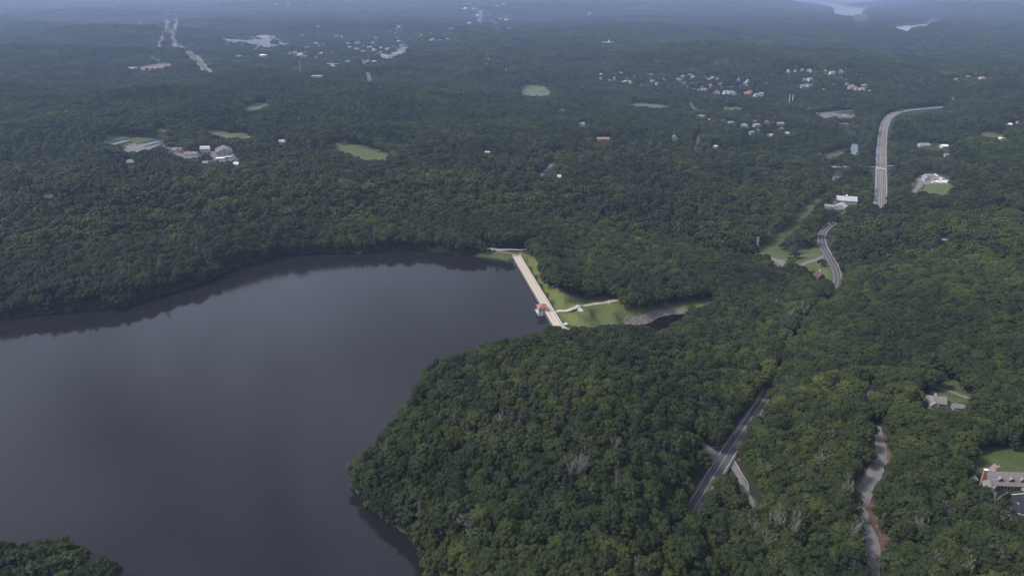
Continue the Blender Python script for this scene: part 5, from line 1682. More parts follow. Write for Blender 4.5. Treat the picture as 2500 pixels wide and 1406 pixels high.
w_.tube([(-gw / 2, (y0_ - 1.8) * S_, 4.5), (gw / 2, (y0_ - 1.8) * S_, 4.5)], 0.07, 4)
w_.build('railing', 'white_paint', bal)
w_ = MB(); dbox(w_, gw / 2 - 0.5, gw / 2 + 0.62, -4.0, -3.2, -8, 4.4); w_.build('pilaster', 'white_paint', gh)

# kiosk with pale dome at the near end of the dam
X, Y, Z = spot(1382, 797)
ki = empty('kiosk', (X, Y, Z), 0.2, 'small round kiosk with pale green dome at the near end of the dam', 'kiosk')
for k in range(6):
    a = k * math.pi / 3
    MB().tube([(math.cos(a) * 1.7, math.sin(a) * 1.7, -0.5), (math.cos(a) * 1.7, math.sin(a) * 1.7, 2.6)], 0.16, 6).build('column', 'granite', ki)
mb = MB()
mb.tube([(0, 0, 2.6), (0, 0, 2.9), (0, 0, 3.5), (0, 0, 3.9), (0, 0, 4.1)], [2.4, 2.4, 1.7, 0.9, 0.1], 14)
mb.build('dome', material('copper', (0.36, 0.44, 0.38), (0.44, 0.52, 0.45), scale=0.8), ki, smooth=True)


# rocks --------------------------------------------------------------
def rock_mesh(seed, mat):
    rng = np.random.default_rng(seed)
    v, f = ICO1
    m = MB().add((v * rng.uniform(0.65, 1.2, (len(v), 1)) * np.array([1, 0.8, 0.62])).tolist(), f.tolist())
    return m.mesh('boulder', mat)


RP = np.array([spot(px, py)[:2] for px, py in [(1518, 780), (1530, 774), (1560, 775), (1588, 762), (1610, 756), (1640, 754), (1668, 756), (1676, 763), (1670, 767), (1640, 768), (1610, 774), (1588, 788), (1572, 793), (1530, 792)]])
C = Cloud()
rng = np.random.default_rng(5)
n_ = 0
while n_ < 1500:
    p = rng.uniform(RP.min(0), RP.max(0))
    if not inside(RP, p[:1], p[1:])[0]:
        continue
    n_ += 1
    s_ = rng.uniform(0.5, 1.25) * (1.3 if rng.random() < 0.08 else 1)
    v = ICO1[0] * rng.uniform(0.65, 1.2, (12, 1)) * np.array([1, 0.8, 0.7]) * s_
    a = rng.uniform(0, 6.28)
    R_ = np.array([[math.cos(a), -math.sin(a), 0], [math.sin(a), math.cos(a), 0], [0, 0, 1]])
    C.tris(v @ R_.T + np.array([p[0], p[1], float(ground(p[0], p[1])[0]) + 0.25 * s_]), ICO1[1])
rr_ = bpy.data.objects.new('riprap', C.mesh('riprap', [MATS['riprap']]))
col.objects.link(rr_)
tag(rr_, 'bank of loose grey rock along the dark pool below the lawn', None, None, 'stuff')
ROCKS = [rock_mesh(40 + i, 'pale_rock') for i in range(4)]
ORD = ['first', 'second', 'third', 'fourth', 'fifth', 'sixth', 'seventh', 'eighth', 'ninth', 'tenth', 'eleventh', 'twelfth', 'thirteenth', 'fourteenth', 'fifteenth', 'sixteenth', 'seventeenth', 'eighteenth', 'nineteenth', 'twentieth']


def boulder(i, px, py, s, label, group, mesh=None):
    X, Y, Z = spot(px, py)
    s *= 0.7
    o = bpy.data.objects.new('boulder', mesh or ROCKS[i % 4])
    col.objects.link(o)
    o.location = (X, Y, Z + 0.2 * s)
    o.scale = (s, s, s)
    o.rotation_euler = (0, 0, i * 1.3)
    return tag(o, label, 'boulder', group)


for i, (px, py) in enumerate([(1481, 742), (1492, 741), (1495, 743), (1498, 744), (1501.5, 745), (1504.5, 743), (1507, 742), (1509, 740.5)]):
    boulder(i, px, py, 0.6, f'{ORD[i]} white boulder from the left beside the lawn path barrier', 'white boulders by the lawn path')
for i, (px, py, s) in enumerate([(875, 618, 1.6), (870, 619, 1.2), (880, 619, 1.0), (579, 649, 1.6), (583, 647, 1.2), (622, 640, 1.3), (630, 638, 1.2), (612, 643, 1.0), (1054, 613, 1.6), (1062, 615, 1.3), (1072, 617, 1.2), (1228, 630, 1.0), (1200, 626, 1.0)]):
    boulder(i, px, py, s, f'pale boulder at the waterline of the left bank, {ORD[i]} in the shoreline scatter', 'pale boulders along the far shore')

# barrier, monument -------------------------------------------------
X, Y, Z = spot(1487, 742)
t = empty('barrier_gate', (X, Y, Z), 0.4, 'white raised barrier arm beside the lawn path', 'barrier')
MB().box(-0.45, 0.45, -0.35, 0.35, -0.2, 1.5).build('post', 'white_paint', t)
MB().tube([(0, 0, 1.3), (-0.35, 0, 3.4), (-0.75, 0, 5.6)], [0.28, 0.22, 0.14], 6).build('arm', 'white_paint', t)
X, Y, Z = spot(1546, 767)
t = empty('monument', (X, Y, Z), 0, 'reddish wooden post on a small stone plinth on the lower lawn', 'monument')
MB().box(-0.9, 0.9, -0.7, 0.7, -0.3, 1.0).box(-0.65, 0.65, -0.5, 0.5, 1.0, 1.5).build('plinth', 'gravel_pink', t)
MB().tube([(0, 0, 1.5), (0.05, 0, 3.2), (0, 0, 5.2)], [0.3, 0.22, 0.1], 6).build('post', 'brick', t)


# ------------------------------------------------------------------ buildings
def roof_mesh(kind, w, d, h, rr, ov):
    m = MB()
    X0, X1, Y0, Y1 = -w / 2 - ov, w / 2 + ov, -d / 2 - ov, d / 2 + ov
    t = 0.25
    if kind == 'flat':
        m.box(X0, X1, Y0, Y1, h, h + max(0.3, rr))
        return m
    if kind == 'hip':
        r = min(w, d) * 0.32
        return m.add([(X0, Y0, h), (X1, Y0, h), (X1, Y1, h), (X0, Y1, h), (-w / 2 + r, 0, h + rr), (w / 2 - r, 0, h + rr)],
                     [(0, 1, 5, 4), (1, 2, 5), (2, 3, 4, 5), (3, 0, 4), (3, 2, 1, 0)])
    if kind == 'gambrel':
        prof = [(Y0, h - 0.4), (Y0 * 0.62, h + rr * 0.68), (0, h + rr), (Y1 * 0.62, h + rr * 0.68), (Y1, h - 0.4)]
    else:
        s = rr * (ov / (d / 2))
        prof = [(Y0, h - s), (0, h + rr), (Y1, h - s)]
    n = len(prof)
    vs = [(x, y, z + t) for x in (X0, X1) for y, z in prof] + [(x, y, z) for x in (X0, X1) for y, z in prof]
    fs = []
    for i in range(n - 1):
        fs.append((i, i + n, i + n + 1, i + 1)[::-1])
        fs.append((2 * n + i, 2 * n + i + n, 2 * n + i + n + 1, 2 * n + i + 1))
    for e in (0, 1):
        for i in range(n - 1):
            q = (e * n + i, e * n + i + 1, 2 * n + e * n + i + 1, 2 * n + e * n + i)
            fs.append(q if e else q[::-1])
    fs.append((0, n, 3 * n, 2 * n)); fs.append((n - 1, 2 * n - 1, 4 * n - 1, 3 * n - 1)[::-1])
    return m.add(vs, fs)


def wall_mesh(kind, w, d, h, rr):
    m = MB()
    if kind in ('gable', 'gambrel'):
        prof = [(-d / 2, -3), (-d / 2, h)] + ([(-d / 2 * 0.6, h + rr * 0.66)] if kind == 'gambrel' else []) + [(0, h + rr - 0.05)] + ([(d / 2 * 0.6, h + rr * 0.66)] if kind == 'gambrel' else []) + [(d / 2, h), (d / 2, -3)]
        n = len(prof)
        return m.add([(x, y, z) for x in (-w / 2, w / 2) for y, z in prof], [tuple(range(n)), tuple(range(2 * n - 1, n - 1, -1))] + [(i, i + n, (i + 1) % n + n, (i + 1) % n)[::1] for i in range(n)])
    return m.box(-w / 2, w / 2, -d / 2, d / 2, -3, h)


def rot90(m):
    m.v = [(y, -x, z) for x, y, z in m.v]
    return m


def make_house(b):
    w, d, h, rr, kind = b['w'], b['d'], b['h'], b['rr'], b['roof']
    turned = kind == 'gable_y'
    k2 = 'gable' if kind in ('gable_y', 'twin') else kind
    ww, dd = (d, w) if turned else (w, d)
    ov = 0.5 if kind != 'flat' else 0.25
    wm, rm = wall_mesh(k2, ww, dd, h, rr), roof_mesh(k2, ww, dd, h, rr, ov)
    if turned:
        wm, rm = rot90(wm), rot90(rm)
    if not b['parts']:
        rm.m = [1] * len(rm.f)
        wm.add(rm.v, rm.f, 1)
        o = wm.build(b['name'], [b['wm'], b['rm']], None, b['loc'], b['rz'])
        return tag(o, b['label'], b['cat'], b['group'])
    t = empty(b['name'], b['loc'], b['rz'], b['label'], b['cat'], b['group'])
    wm.build('wall', b['wm'], t)
    roof = rm.build('roof', b['rm'], t)
    if kind == 'twin':                    # two cross gables on the front
        for sx in (-1, 1):
            g1 = rot90(wall_mesh('gable', 4.6, 8.0, h, rr))
            g1.v = [(x + sx * w * 0.29, y - d / 2 - 0.4, z) for x, y, z in g1.v]
            g1.build('gable_front', b['wm'], t)
            g2 = rot90(roof_mesh('gable', 9.0, 8.0, h, rr, 0.4))
            g2.v = [(x + sx * w * 0.29, y - d / 2 + 1.7, z + 0.02) for x, y, z in g2.v]
            g2.build('gable_roof', b['rm'], roof)
    nwin = b['win']
    if nwin:
        yf = -d / 2 - (2.75 if kind == 'twin' else 0.0)
        xs = np.linspace(-w / 2, w / 2, nwin * 2 + 1)[1::2] if kind != 'twin' else np.array([-w * .29 - 2, -w * .29 + 2, w * .29 - 2, w * .29 + 2])
        wh = min(1.6, h * 0.32)
        for q in xs:
            win = MB().box(q - 0.75, q + 0.75, yf - 0.05, yf + 0.05, h * 0.45, h * 0.45 + wh).build('window', 'glass', t)
            MB().box(q - 0.95, q + 0.95, yf - 0.09, yf + 0.04, h * 0.45 - 0.22, h * 0.45 - 0.01).build('sill', 'white_paint', win)
        for sx in (-1, 1):
            MB().box(sx * w / 2 - 0.05, sx * w / 2 + 0.05, -0.7, 0.7, h * 0.45, h * 0.45 + wh).build('window', 'glass', t)
        MB().box(-0.6 + w * 0.12, 0.6 + w * 0.12, -d / 2 - 0.06, -d / 2 + 0.05, -0.5, 2.1).build('door', 'dark_wood', t)
    return t


HOUSES = {}
for b in B:
    t = make_house(b)
    HOUSES[b['label']] = (t, b)
# hall: solar panels on both slopes and white gable trim
t, b = HOUSES['large tan hall with dark solar panel roof and white gable trim']
roof = [c for c in t.children if c.name.startswith('roof')][0]
w, d, h, rr = b['w'], b['d'], b['h'], b['rr']
sl = rr / (w / 2)
for sx in (-1, 1):
    for i in range(6):
        for j in range(2):
            ya, yb = -d / 2 + i * d / 6 + 0.25, -d / 2 + (i + 1) * d / 6 - 0.25
            xa, xb = (0.6 + j * (w / 2 - 0.4) / 2), (0.6 + (j + 1) * (w / 2 - 0.4) / 2 - 0.35)
            f = lambda q: h + rr - q * sl + 0.33
            vs = [(sx * xa, ya, f(xa)), (sx * xb, ya, f(xb)), (sx * xb, yb, f(xb)), (sx * xa, yb, f(xa))]
            MB().add(vs + [(p[0], p[1], p[2] - 0.06) for p in vs], [(0, 1, 2, 3), (7, 6, 5, 4), (0, 4, 5, 1), (1, 5, 6, 2), (2, 6, 7, 3), (3, 7, 4, 0)]).build('solar_panel', 'solar', roof)
for sx in (-1, 1):
    MB().tube([(0, -d / 2 - 0.6, h + rr + 0.1), (sx * (w / 2 + 0.5), -d / 2 - 0.6, h - 0.1)], 0.28, 4).build('gable_trim', 'white_paint', t)
# cupolas, chimneys
t, b = HOUSES['big pale metal-roofed barn with roof cupola by the river']
rf = [c for c in t.children if c.name.startswith('roof')][0]
MB().box(-1.2, 1.2, -1.2, 1.2, b['h'] + b['rr'] - 1, b['h'] + b['rr'] + 1.6).add([(-1.6, -1.6, b['h'] + b['rr'] + 1.6), (1.6, -1.6, b['h'] + b['rr'] + 1.6), (1.6, 1.6, b['h'] + b['rr'] + 1.6), (-1.6, 1.6, b['h'] + b['rr'] + 1.6), (0, 0, b['h'] + b['rr'] + 2.8)],
    [(0, 1, 4), (1, 2, 4), (2, 3, 4), (3, 0, 4), (3, 2, 1, 0)]).build('cupola', 'white_paint', rf)
for i in range(9):
    x_ = -b['w'] / 2 + (i + 0.5) * b['w'] / 9
    for sy in (-1, 1):
        MB().tube([(x_, 0.1 * sy, b['h'] + b['rr'] + 0.28), (x_, sy * b['d'] / 2, b['h'] + 0.28)], 0.07, 4).build('standing_seam', 'metal_roof', rf)
t, b = HOUSES['long far school with white cupola on the wooded skyline hill']
rf = [c for c in t.children if c.name.startswith('roof')][0]
z0 = b['h'] + b['rr']
MB().box(-3, 3, -3, 3, z0 - 2, z0 + 4).tube([(0, 0, z0 + 4), (0, 0, z0 + 7), (0, 0, z0 + 12)], [2.4, 1.8, 0.2], 8).build('cupola', 'white_paint', rf)
t, b = HOUSES['dark brown house with stone chimney beside the curving road']
MB().box(2.6, 4.0, 3.2, 4.6, 0, b['h'] + b['rr'] + 1.4).build('chimney', 'masonry', t)
t, b = HOUSES['grey-roofed house with white gable trim by the curved house drive']
MB().box(-1.0, 0.4, 0.6, 1.6, b['h'], b['h'] + b['rr'] + 1.2).build('chimney', 'pale_rock', t)
t, b = HOUSES['grey gabled wing in front of the house by the curved drive']
for sx in (-1, 1):
    MB().tube([(0, -b['d'] / 2 - 0.55, b['h'] + b['rr'] + 0.2), (sx * 3.4, -b['d'] / 2 - 0.55, b['h'])], 0.14, 4).build('gable_trim', 'white_paint', t)

# mansion: long shingled roof, round turret, two brick chimneys, dormers, porch
X, Y, Z = spot(2452, 1200)
man = empty('mansion', (X + 4, Y + 5, Z - 0.4), math.radians(-4), 'large shingled house with two brick chimneys and a black parking court', 'house')
L_, D_, H_, R_ = 26.0, 9.5, 5.2, 5.4
wall_mesh('gable', L_, D_, H_, R_).build('wall', 'dark_wood', man)
rf = roof_mesh('gable', L_, D_, H_, R_, 0.7).build('roof', 'shingle', man)
nrow, ncol = 9, 20                        # shingle courses, broken into boards with their own edges
slope = R_ / (D_ / 2)
for r_ in range(nrow):
    for c_ in range(ncol):
        ya = -D_ / 2 - 0.6 + r_ * (D_ / 2 + 0.6) / nrow
        yb = ya + (D_ / 2 + 0.6) / nrow * 1.12
        xa = -L_ / 2 - 0.6 + (c_ + 0.5 * (r_ % 2)) * (L_ + 1.0) / ncol
        xb = min(xa + (L_ + 1.0) / ncol - 0.06, L_ / 2 + 0.6)
        lift = random.uniform(0.0, 0.05)
        za, zb = H_ + R_ + ya * slope + 0.36 + lift, H_ + R_ + min(yb, 0) * slope + 0.28 + lift
        yb = min(yb, 0)
        if c_ * r_ < 171 and xb > xa:
            MB().add([(xa, ya, za), (xb, ya, za), (xb, yb, zb), (xa, yb, zb), (xa, ya, za - 0.1), (xb, ya, za - 0.1), (xb, yb, zb - 0.04), (xa, yb, zb - 0.04)],
                     [(0, 1, 2, 3), (0, 4, 5, 1), (1, 5, 6, 2), (3, 7, 4, 0)]).build('shingle', 'shingle', rf)
for cx_, cy_, hh in ((-L_ / 2 - 0.9, 0.4, 11.4), (-L_ / 2 + 7.0, 2.8, 12.2)):
    ch = MB().box(cx_ - 0.9, cx_ + 0.9, cy_ - 0.7, cy_ + 0.7, -2, hh).build('chimney', 'brick', man)
    MB().box(cx_ - 1.05, cx_ + 1.05, cy_ - 0.85, cy_ + 0.85, hh, hh + 0.3).build('cap', 'white_paint' if cx_ < -10 else 'brick', ch)
MB().tube([(-L_ / 2 + 0.2, -3.6, -2), (-L_ / 2 + 0.2, -3.6, 4.2)], 3.0, 12).build('turret', 'dark_wood', man)
MB().tube([(-L_ / 2 + 0.2, -3.6, 4.2), (-L_ / 2 + 0.2, -3.6, 4.5), (-L_ / 2 + 0.2, -3.6, 7.6)], [3.6, 3.5, 0.1], 12).build('turret_roof', 'shingle', man)
MB().tube([(-L_ / 2 + 0.2 + 3.62 * math.cos(a), -3.6 + 3.62 * math.sin(a), 4.25) for a in np.linspace(-2.9, -0.3, 9)], 0.16, 4).build('gutter', 'white_paint', man)
for i in range(3):                       # dormers
    x_ = -6.5 + i * 6.2
    dm = rot90(wall_mesh('gable', 2.6, 2.6, H_ + 2.6, 1.2))
    dm.v = [(px_ + x_, py_ - 2.4, max(pz_, H_)) for px_, py_, pz_ in dm.v]
    dm = dm.build('dormer', 'dark_wood', man)
    q = rot90(roof_mesh('gable', 3.0, 2.6, H_ + 2.6, 1.2, 0.3))
    q.v = [(px_ + x_, py_ - 2.3, pz_) for px_, py_, pz_ in q.v]
    q.build('dormer_roof', 'shingle', dm)
    MB().box(x_ - 0.9, x_ + 0.9, -3.83, -3.71, H_ + 0.9, H_ + 2.3).build('window', 'glass', dm)
    MB().box(x_ - 1.1, x_ + 1.1, -3.9, -3.72, H_ + 0.6, H_ + 0.85).build('sill', 'white_paint', dm)
for i in range(6):
    x_ = -9 + i * 3.8
    wn_ = MB().box(x_ - 0.8, x_ + 0.8, -D_ / 2 - 0.06, -D_ / 2 + 0.05, 1.6, 3.6).build('window', 'glass', man)
    for fx in (-0.95, 0.83):
        MB().box(x_ + fx, x_ + fx + 0.12, -D_ / 2 - 0.1, -D_ / 2 + 0.04, 1.5, 3.7).build('frame', 'white_paint', wn_)
po = rot90(roof_mesh('gable', 6.0, 6.4, 3.6, 2.4, 0.4))
po.v = [(px_ + 8.5, py_ - 7.4, pz_) for px_, py_, pz_ in po.v]
pr = po.build('porch_roof', 'shingle', man)
for sx in (-1, 1):
    MB().tube([(8.5, -10.9, 6.1), (8.5 + sx * 3.6, -10.9, 3.4)], 0.15, 4).build('trim', 'white_paint', pr)
    for yy in (-10.2, -5.4):
        MB().box(8.5 + sx * 2.9 - 0.2, 8.5 + sx * 2.9 + 0.2, yy - 0.2, yy + 0.2, -2, 3.6).build('porch_post', 'white_paint', man)
MB().box(-L_ / 2 - 7.5, -L_ / 2 - 3.4, 1.2, 4.8, -2, 3.6).build('side_wing', 'dark_wood', man)
q = roof_mesh('hip', 4.6, 4.2, 3.6, 2.2, 0.4); q.v = [(a_ - L_ / 2 - 5.4, b_ + 3.0, c_) for a_, b_, c_ in q.v]
q.build('side_wing_roof', 'shingle', man)
q = rot90(wall_mesh('gable', 5, 6, H_, 4.4)); q.v = [(a_ - L_ / 2 + 9.5, b_ + D_ / 2 + 1.5, c_) for a_, b_, c_ in q.v]
q.build('rear_wing', 'dark_wood', man)
q = rot90(roof_mesh('gable', 7, 6, H_, 4.4, 0.4)); q.v = [(a_ - L_ / 2 + 9.5, b_ + D_ / 2 + 0.8, c_ + 0.05) for a_, b_, c_ in q.v]
q.build('rear_wing_roof', 'shingle', man)
MB().box(-L_ / 2 + 2.0, -L_ / 2 + 4.2, 4.0, 6.2, -2, 7.0).tube([(-L_ / 2 + 3.1, 5.1, 7.0), (-L_ / 2 + 3.1, 5.1, 8.6)], [1.5, 0.2], 8).build('cupola', 'white_paint', man)
# low stone walls around the court and the pale paving emblem on it
for i, pts in enumerate([[(2466, 1240), (2474, 1249), (2488, 1255), (2500, 1258), (2520, 1262)], [(2470, 1208), (2490, 1206), (2510, 1204)]]):
    P = [spot(*p) for p in pts]
    wl_ = MB()
    wl_.tube([(p[0], p[1], p[2] + 0.2) for p in P], 0.4, 4)
    tag(wl_.build('garden_wall', 'granite'), ['low pale curved wall in front of the black parking court', 'low pale wall between mansion and parking court'][i], 'wall')
X, Y, Z = spot(2488, 1229)
em = MB()
for a in range(4):
    em.box(-1.6 + a * 0.9, -0.6 + a * 0.9, -0.9 + 0.25 * (a % 2), 0.8 + 0.2 * (a % 3), 0.16, 0.32)
em.build('paving_emblem', 'gravel', bpy.data.objects['parking_court'], (X, Y, Z), 0.2)

# ------------------------------------------------------------------ bridges, walls, rails, poles
def bridge(px0, px1, py, label, w=9.0):
    X0, Y0, Z0 = spot(px0, py); X1, Y1, Z1 = spot(px1, py)
    L = math.hypot(X1 - X0, Y1 - Y0)
    z = max(Z0, Z1) + 1.4
    t = empty('bridge', ((X0 + X1) / 2, (Y0 + Y1) / 2, z), math.atan2(Y1 - Y0, X1 - X0), label, 'bridge')
    MB().box(-L / 2, L / 2, -w / 2, w / 2, -0.7, 0.0).build('deck', 'path', t)
    for sy in (-1, 1):
        MB().box(-L / 2, L / 2, sy * w / 2 - 0.25, sy * w / 2 + 0.25, 0.003, 1.1).build('parapet', 'pale_rock', t)
    for q in (-0.3, 0.3):
        MB().box(q * L - 0.8, q * L + 0.8, -w / 2 + 0.5, w / 2 - 0.5, -6, -0.703).build('pier', 'granite', t)
    return t


bridge(2029, 2072, 410, 'pale road bridge over the small river pool')
bridge(2040, 2077, 305, 'thin pale bridge at the far end of the river bend', 7.0)


def chain(name, label, cat, pts, mat, h, r, step, post='wood_pole', group=None, rail_z=None, smooth_step=3.0):
    """rail on posts following picture points on the land"""
    P = catmull([spot(*p) for p in pts], smooth_step)
    P[:, 2] = ground(P[:, 0], P[:, 1])
    t = empty(name, tuple(P[0]), 0, label, cat, group)
    Q = P - P[0]
    MB().tube([(p[0], p[1], p[2] + h) for p in Q], r, 4).build('rail', mat, t)
    s = np.r_[0, np.cumsum(np.hypot(*np.diff(Q[:, :2], axis=0).T))]
    for d in np.arange(0, s[-1], step):
        x_, y_, z_ = (np.interp(d, s, Q[:, i]) for i in range(3))
        MB().box(x_ - 0.09, x_ + 0.09, y_ - 0.09, y_ + 0.09, z_ - 0.3, z_ + h).build('post', post, t)
    return t


chain('guardrail', 'metal guardrail along the left edge of the forest road', 'guardrail', [(1858, 968), (1835, 1001), (1812, 1035), (1794, 1062)], 'galvanised', 1.0, 0.2, 8)
chain('guardrail', 'metal guardrail on the right edge of the forest road above the junction', 'guardrail', [(1877, 977), (1856, 1014), (1836, 1047)], 'galvanised', 1.0, 0.2, 8)
chain('guardrail', 'short guardrail on the right edge of the forest road below the junction', 'guardrail', [(1762, 1155), (1748, 1178), (1735, 1200)], 'galvanised', 1.0, 0.2, 6)
chain('guardrail', 'guardrail along the right side of the curving valley road', 'guardrail', [(2018, 582), (2020, 604), (2036, 632), (2048, 655), (2053, 682)], 'galvanised', 1.0, 0.2, 10)
chain('split_rail_fence', 'wooden fence along the right edge of the upper gravel drive', 'fence', [(2150, 1062), (2158, 1080), (2165, 1104), (2163, 1125)], 'wood_pole', 1.2, 0.16, 5)
chain('split_rail_fence', 'wooden fence along the left edge of the lower gravel drive', 'fence', [(2112, 1340), (2110, 1360), (2109, 1374)], 'dead_wood', 1.2, 0.16, 4)
for pts, lb in (([(1737, 1093), (1748, 1094), (1760, 1090), (1773, 1081)], 'low curved stone kerb wall at the side street corner'), ([(1792, 1122), (1800, 1138), (1812, 1158), (1826, 1182), (1827, 1196)], 'long curved stone wall along the entrance drive'),
                ([(2121, 1216), (2112, 1232), (2106, 1252), (2113, 1272), (2124, 1298), (2134, 1330), (2141, 1348)], 'low pale retaining wall along the bend of the gravel drive')):
    P = catmull([spot(*p) for p in pts], 2.5)
    P[:, 2] = ground(P[:, 0], P[:, 1])
    wl_ = MB()
    wl_.tube([(p[0], p[1], p[2] + 0.35) for p in P], 0.42, 4)
    tag(wl_.build('stone_wall', 'gravel_pink' if 'entrance' in lb else 'gravel'), lb, 'wall')
P = spot(1743, 1116)
q = MB().box(-0.25, 0.25, -3.6, 3.6, 0.0, 0.05).build('stop_line', 'line_white', None, (P[0] - 3, P[1], P[2] + 0.5), math.radians(-28))
q.parent = bpy.data.objects['side_street']


def pole(name, label, px, py, h, r, mat, cat, arms=0, group=None, lean=0.0):
    X, Y, Z = spot(px, py)
    t = empty(name, (X, Y, Z), 0.3, label, cat, group)
    MB().tube([(0, 0, -1), (lean, 0, h * 0.5), (lean * 2, 0, h)], [r, r * 0.85, r * 0.65], 8).build('shaft', mat, t)
    for k in range(arms):
        MB().box(-1.3, 1.3, -0.1, 0.1, h - 0.9 - k * 1.1, h - 0.7 - k * 1.1).build('crossarm', mat, t)
    return t


pole('tall_pole', 'left one of the twin tall white poles in the far valley', 1924.5, 261, 37, 1.0, 'white_paint', 'pole', 0, 'twin tall white poles')
pole('tall_pole', 'right one of the twin tall white poles in the far valley', 1932.5, 261, 37, 1.0, 'white_paint', 'pole', 0, 'twin tall white poles')
pole('tall_pole', 'single tall white pole at the far end of the highway', 2323, 258, 24, 0.6, 'white_paint', 'pole')
pole('radio_mast', 'thin far mast in the forest left of the white warehouse', 735.5, 190, 60, 1.0, 'galvanised', 'mast')
pole('utility_pole', 'utility pole standing above the far shore left of the dam', 1064, 578, 12, 0.2, 'dead_wood', 'pole', 1)
pole('utility_pole', 'utility pole above the far end of the dam', 1201, 588, 12, 0.2, 'dead_wood', 'pole', 1)
pole('utility_pole', 'pale utility pole right of the curving valley road', 2032, 592, 12, 0.22, 'galvanised', 'pole', 1)
pole('utility_pole', 'utility pole with crossarm above the reddish soil bank', 2151, 1284, 10, 0.16, 'wood_pole', 'pole', 2)
pole('utility_pole', 'pale utility pole left of the upper gravel drive', 2090, 1186, 9, 0.16, 'dead_wood', 'pole', 0)
# lattice tower by the grass strip
X, Y, Z = spot(1846, 616)
t = empty('lattice_tower', (X, Y, Z), 0.4, 'grey lattice pylon at the near end of the grass strip', 'pylon')
for sx in (-1, 1):
    for sy in (-1, 1):
        MB().tube([(sx * 1.8, sy * 1.8, -0.5), (sx * 0.5, sy * 0.5, 22)], 0.16, 4).build('leg', 'galvanised', t)
for k in range(6):
    z_ = 2 + k * 3.4
    a = 1.8 - 1.3 * z_ / 22
    b_ = 1.8 - 1.3 * (z_ + 3.4) / 22
    for c0, c1 in (((-a, -a), (b_, -b_)), ((a, -a), (b_, b_)), ((a, a), (-b_, b_)), ((-a, a), (-b_, -b_))):
        MB().tube([(c0[0], c0[1], z_), (c1[0], c1[1], z_ + 3.4)], 0.09, 3).build('brace', 'galvanised', t)
for z_ in (17, 19.5, 22):
    MB().tube([(-3.2, 0, z_), (3.2, 0, z_)], 0.16, 4).build('crossarm', 'galvanised', t)
# substation: gravel pad with grey steel frames
sheet('substation_pad', [(1882, 628), (1905, 634), (1922, 636), (1920, 650), (1895, 654), (1884, 645)], 'gravel', 1.5, 0.2, 'pale gravel pad of the small substation')
for i, (px, py) in enumerate([(1889, 640), (1895, 645), (1903, 648), (1912, 650), (1891, 648)]):
    X, Y, Z = spot(px, py)
    t = empty('switchgear', (X, Y, Z), 0.3, f'grey steel switchgear frame, {ORD[i]} from the left on the substation pad' if i < 4 else 'grey steel switchgear frame at the front corner of the substation pad', 'switchgear', 'substation steel frames')
    for sx in (-1.5, 1.5):
        MB().box(sx - 0.15, sx + 0.15, -0.15, 0.15, -0.3, 4.2).build('post', 'galvanised', t)
    MB().box(-1.9, 1.9, -0.2, 0.2, 4.2, 4.5).build('beam', 'galvanised', t)
    MB().box(-1.0, 1.0, -0.8, 0.8, -0.2, 1.7).build('transformer', 'grey_wall', t)
# water tank
X, Y, Z = spot(644, 148)
t = empty('water_tank', (X, Y, Z), 0, 'round pale water tank standing in the far forest', 'water tank')
MB().tube([(0, 0, 0), (0, 0, 24)], 16, 24).build('shell', 'metal_roof', t)
MB().tube([(0, 0, 24.003), (0, 0, 26), (0, 0, 27.5)], [16.6, 11, 0.5], 24).build('dome', 'white_paint', t)
# tennis courts
for i, (quad, lb) in enumerate([([(266, 350), (308, 344), (322, 347), (282, 356)], 'left blue tennis court with dark fence beside the playing field'), ([(333, 354), (380, 345), (398, 348), (352, 360)], 'right blue tennis court with dark fence beside the playing field')]):
    P = [np.array(spot(*p)) for p in quad]
    c = sum(P) / 4
    t = empty('tennis_court', tuple(c), 0, lb, 'tennis court', 'blue tennis courts')
    zt = max(0.3, max(p[2] for p in P) - c[2] - 0.4)
    Q = [(p[0] - c[0], p[1] - c[1]) for p in P]
    MB().prism(Q[::1] if (Q[1][0] - Q[0][0]) * (Q[2][1] - Q[0][1]) - (Q[1][1] - Q[0][1]) * (Q[2][0] - Q[0][0]) > 0 else Q[::-1], zt - 2, zt).build('court', 'tennis_blue', t)
    for k in range(4):
        a, b_ = Q[k], Q[(k + 1) % 4]
        MB().tube([(a[0], a[1], zt + 0.02), (b_[0], b_[1], zt + 0.02)], 0.12, 4).build('line', 'line_white', t)
    for k in (0, 1):
        a, b_ = Q[k], Q[(k + 1) % 4]
        n_ = 8
        for j in range(n_ + 1):
            x_, y_ = a[0] + (b_[0] - a[0]) * j / n_, a[1] + (b_[1] - a[1]) * j / n_
            MB().box(x_ - 0.1, x_ + 0.1, y_ - 0.1, y_ + 0.1, zt, zt + 3.4).build('fence_post', 'fence_dark', t)
        for zz in (0.6, 1.4, 2.2, 3.0):
            MB().tube([(a[0], a[1], zt + zz), (b_[0], b_[1], zt + zz)], 0.22, 4).build('fence_rail', 'fence_dark', t)
# lumber stack
for i, (px, py) in enumerate([(634, 404), (641, 403), (648, 402), (655, 403), (660, 404)]):
    X, Y, Z = spot(px, py)
    m = MB()
    for j in range(4):
        m.box(-2.6, 2.6, -1.2 + 0.1 * j, 1.2 - 0.1 * j, j * 0.7, j * 0.7 + 0.6)
    tag(m.build('lumber_stack', 'log_yellow', None, (X, Y, Z), 0.3 * i), f'yellow lumber stack, {ORD[i]} from the left in the forest clearing by the school', 'lumber', 'yellow lumber stacks')
X, Y, Z = spot(608, 337)
tag(MB().box(-5, 5, -3, 3, -0.2, 0.8).tube([(0, 0, 0.8), (0, 0, 2.0)], [3, 0.8], 7).build('sand_pile', 'path', None, (X, Y, Z)), 'pale sand heap at the corner of the school playing field', 'sand pile')


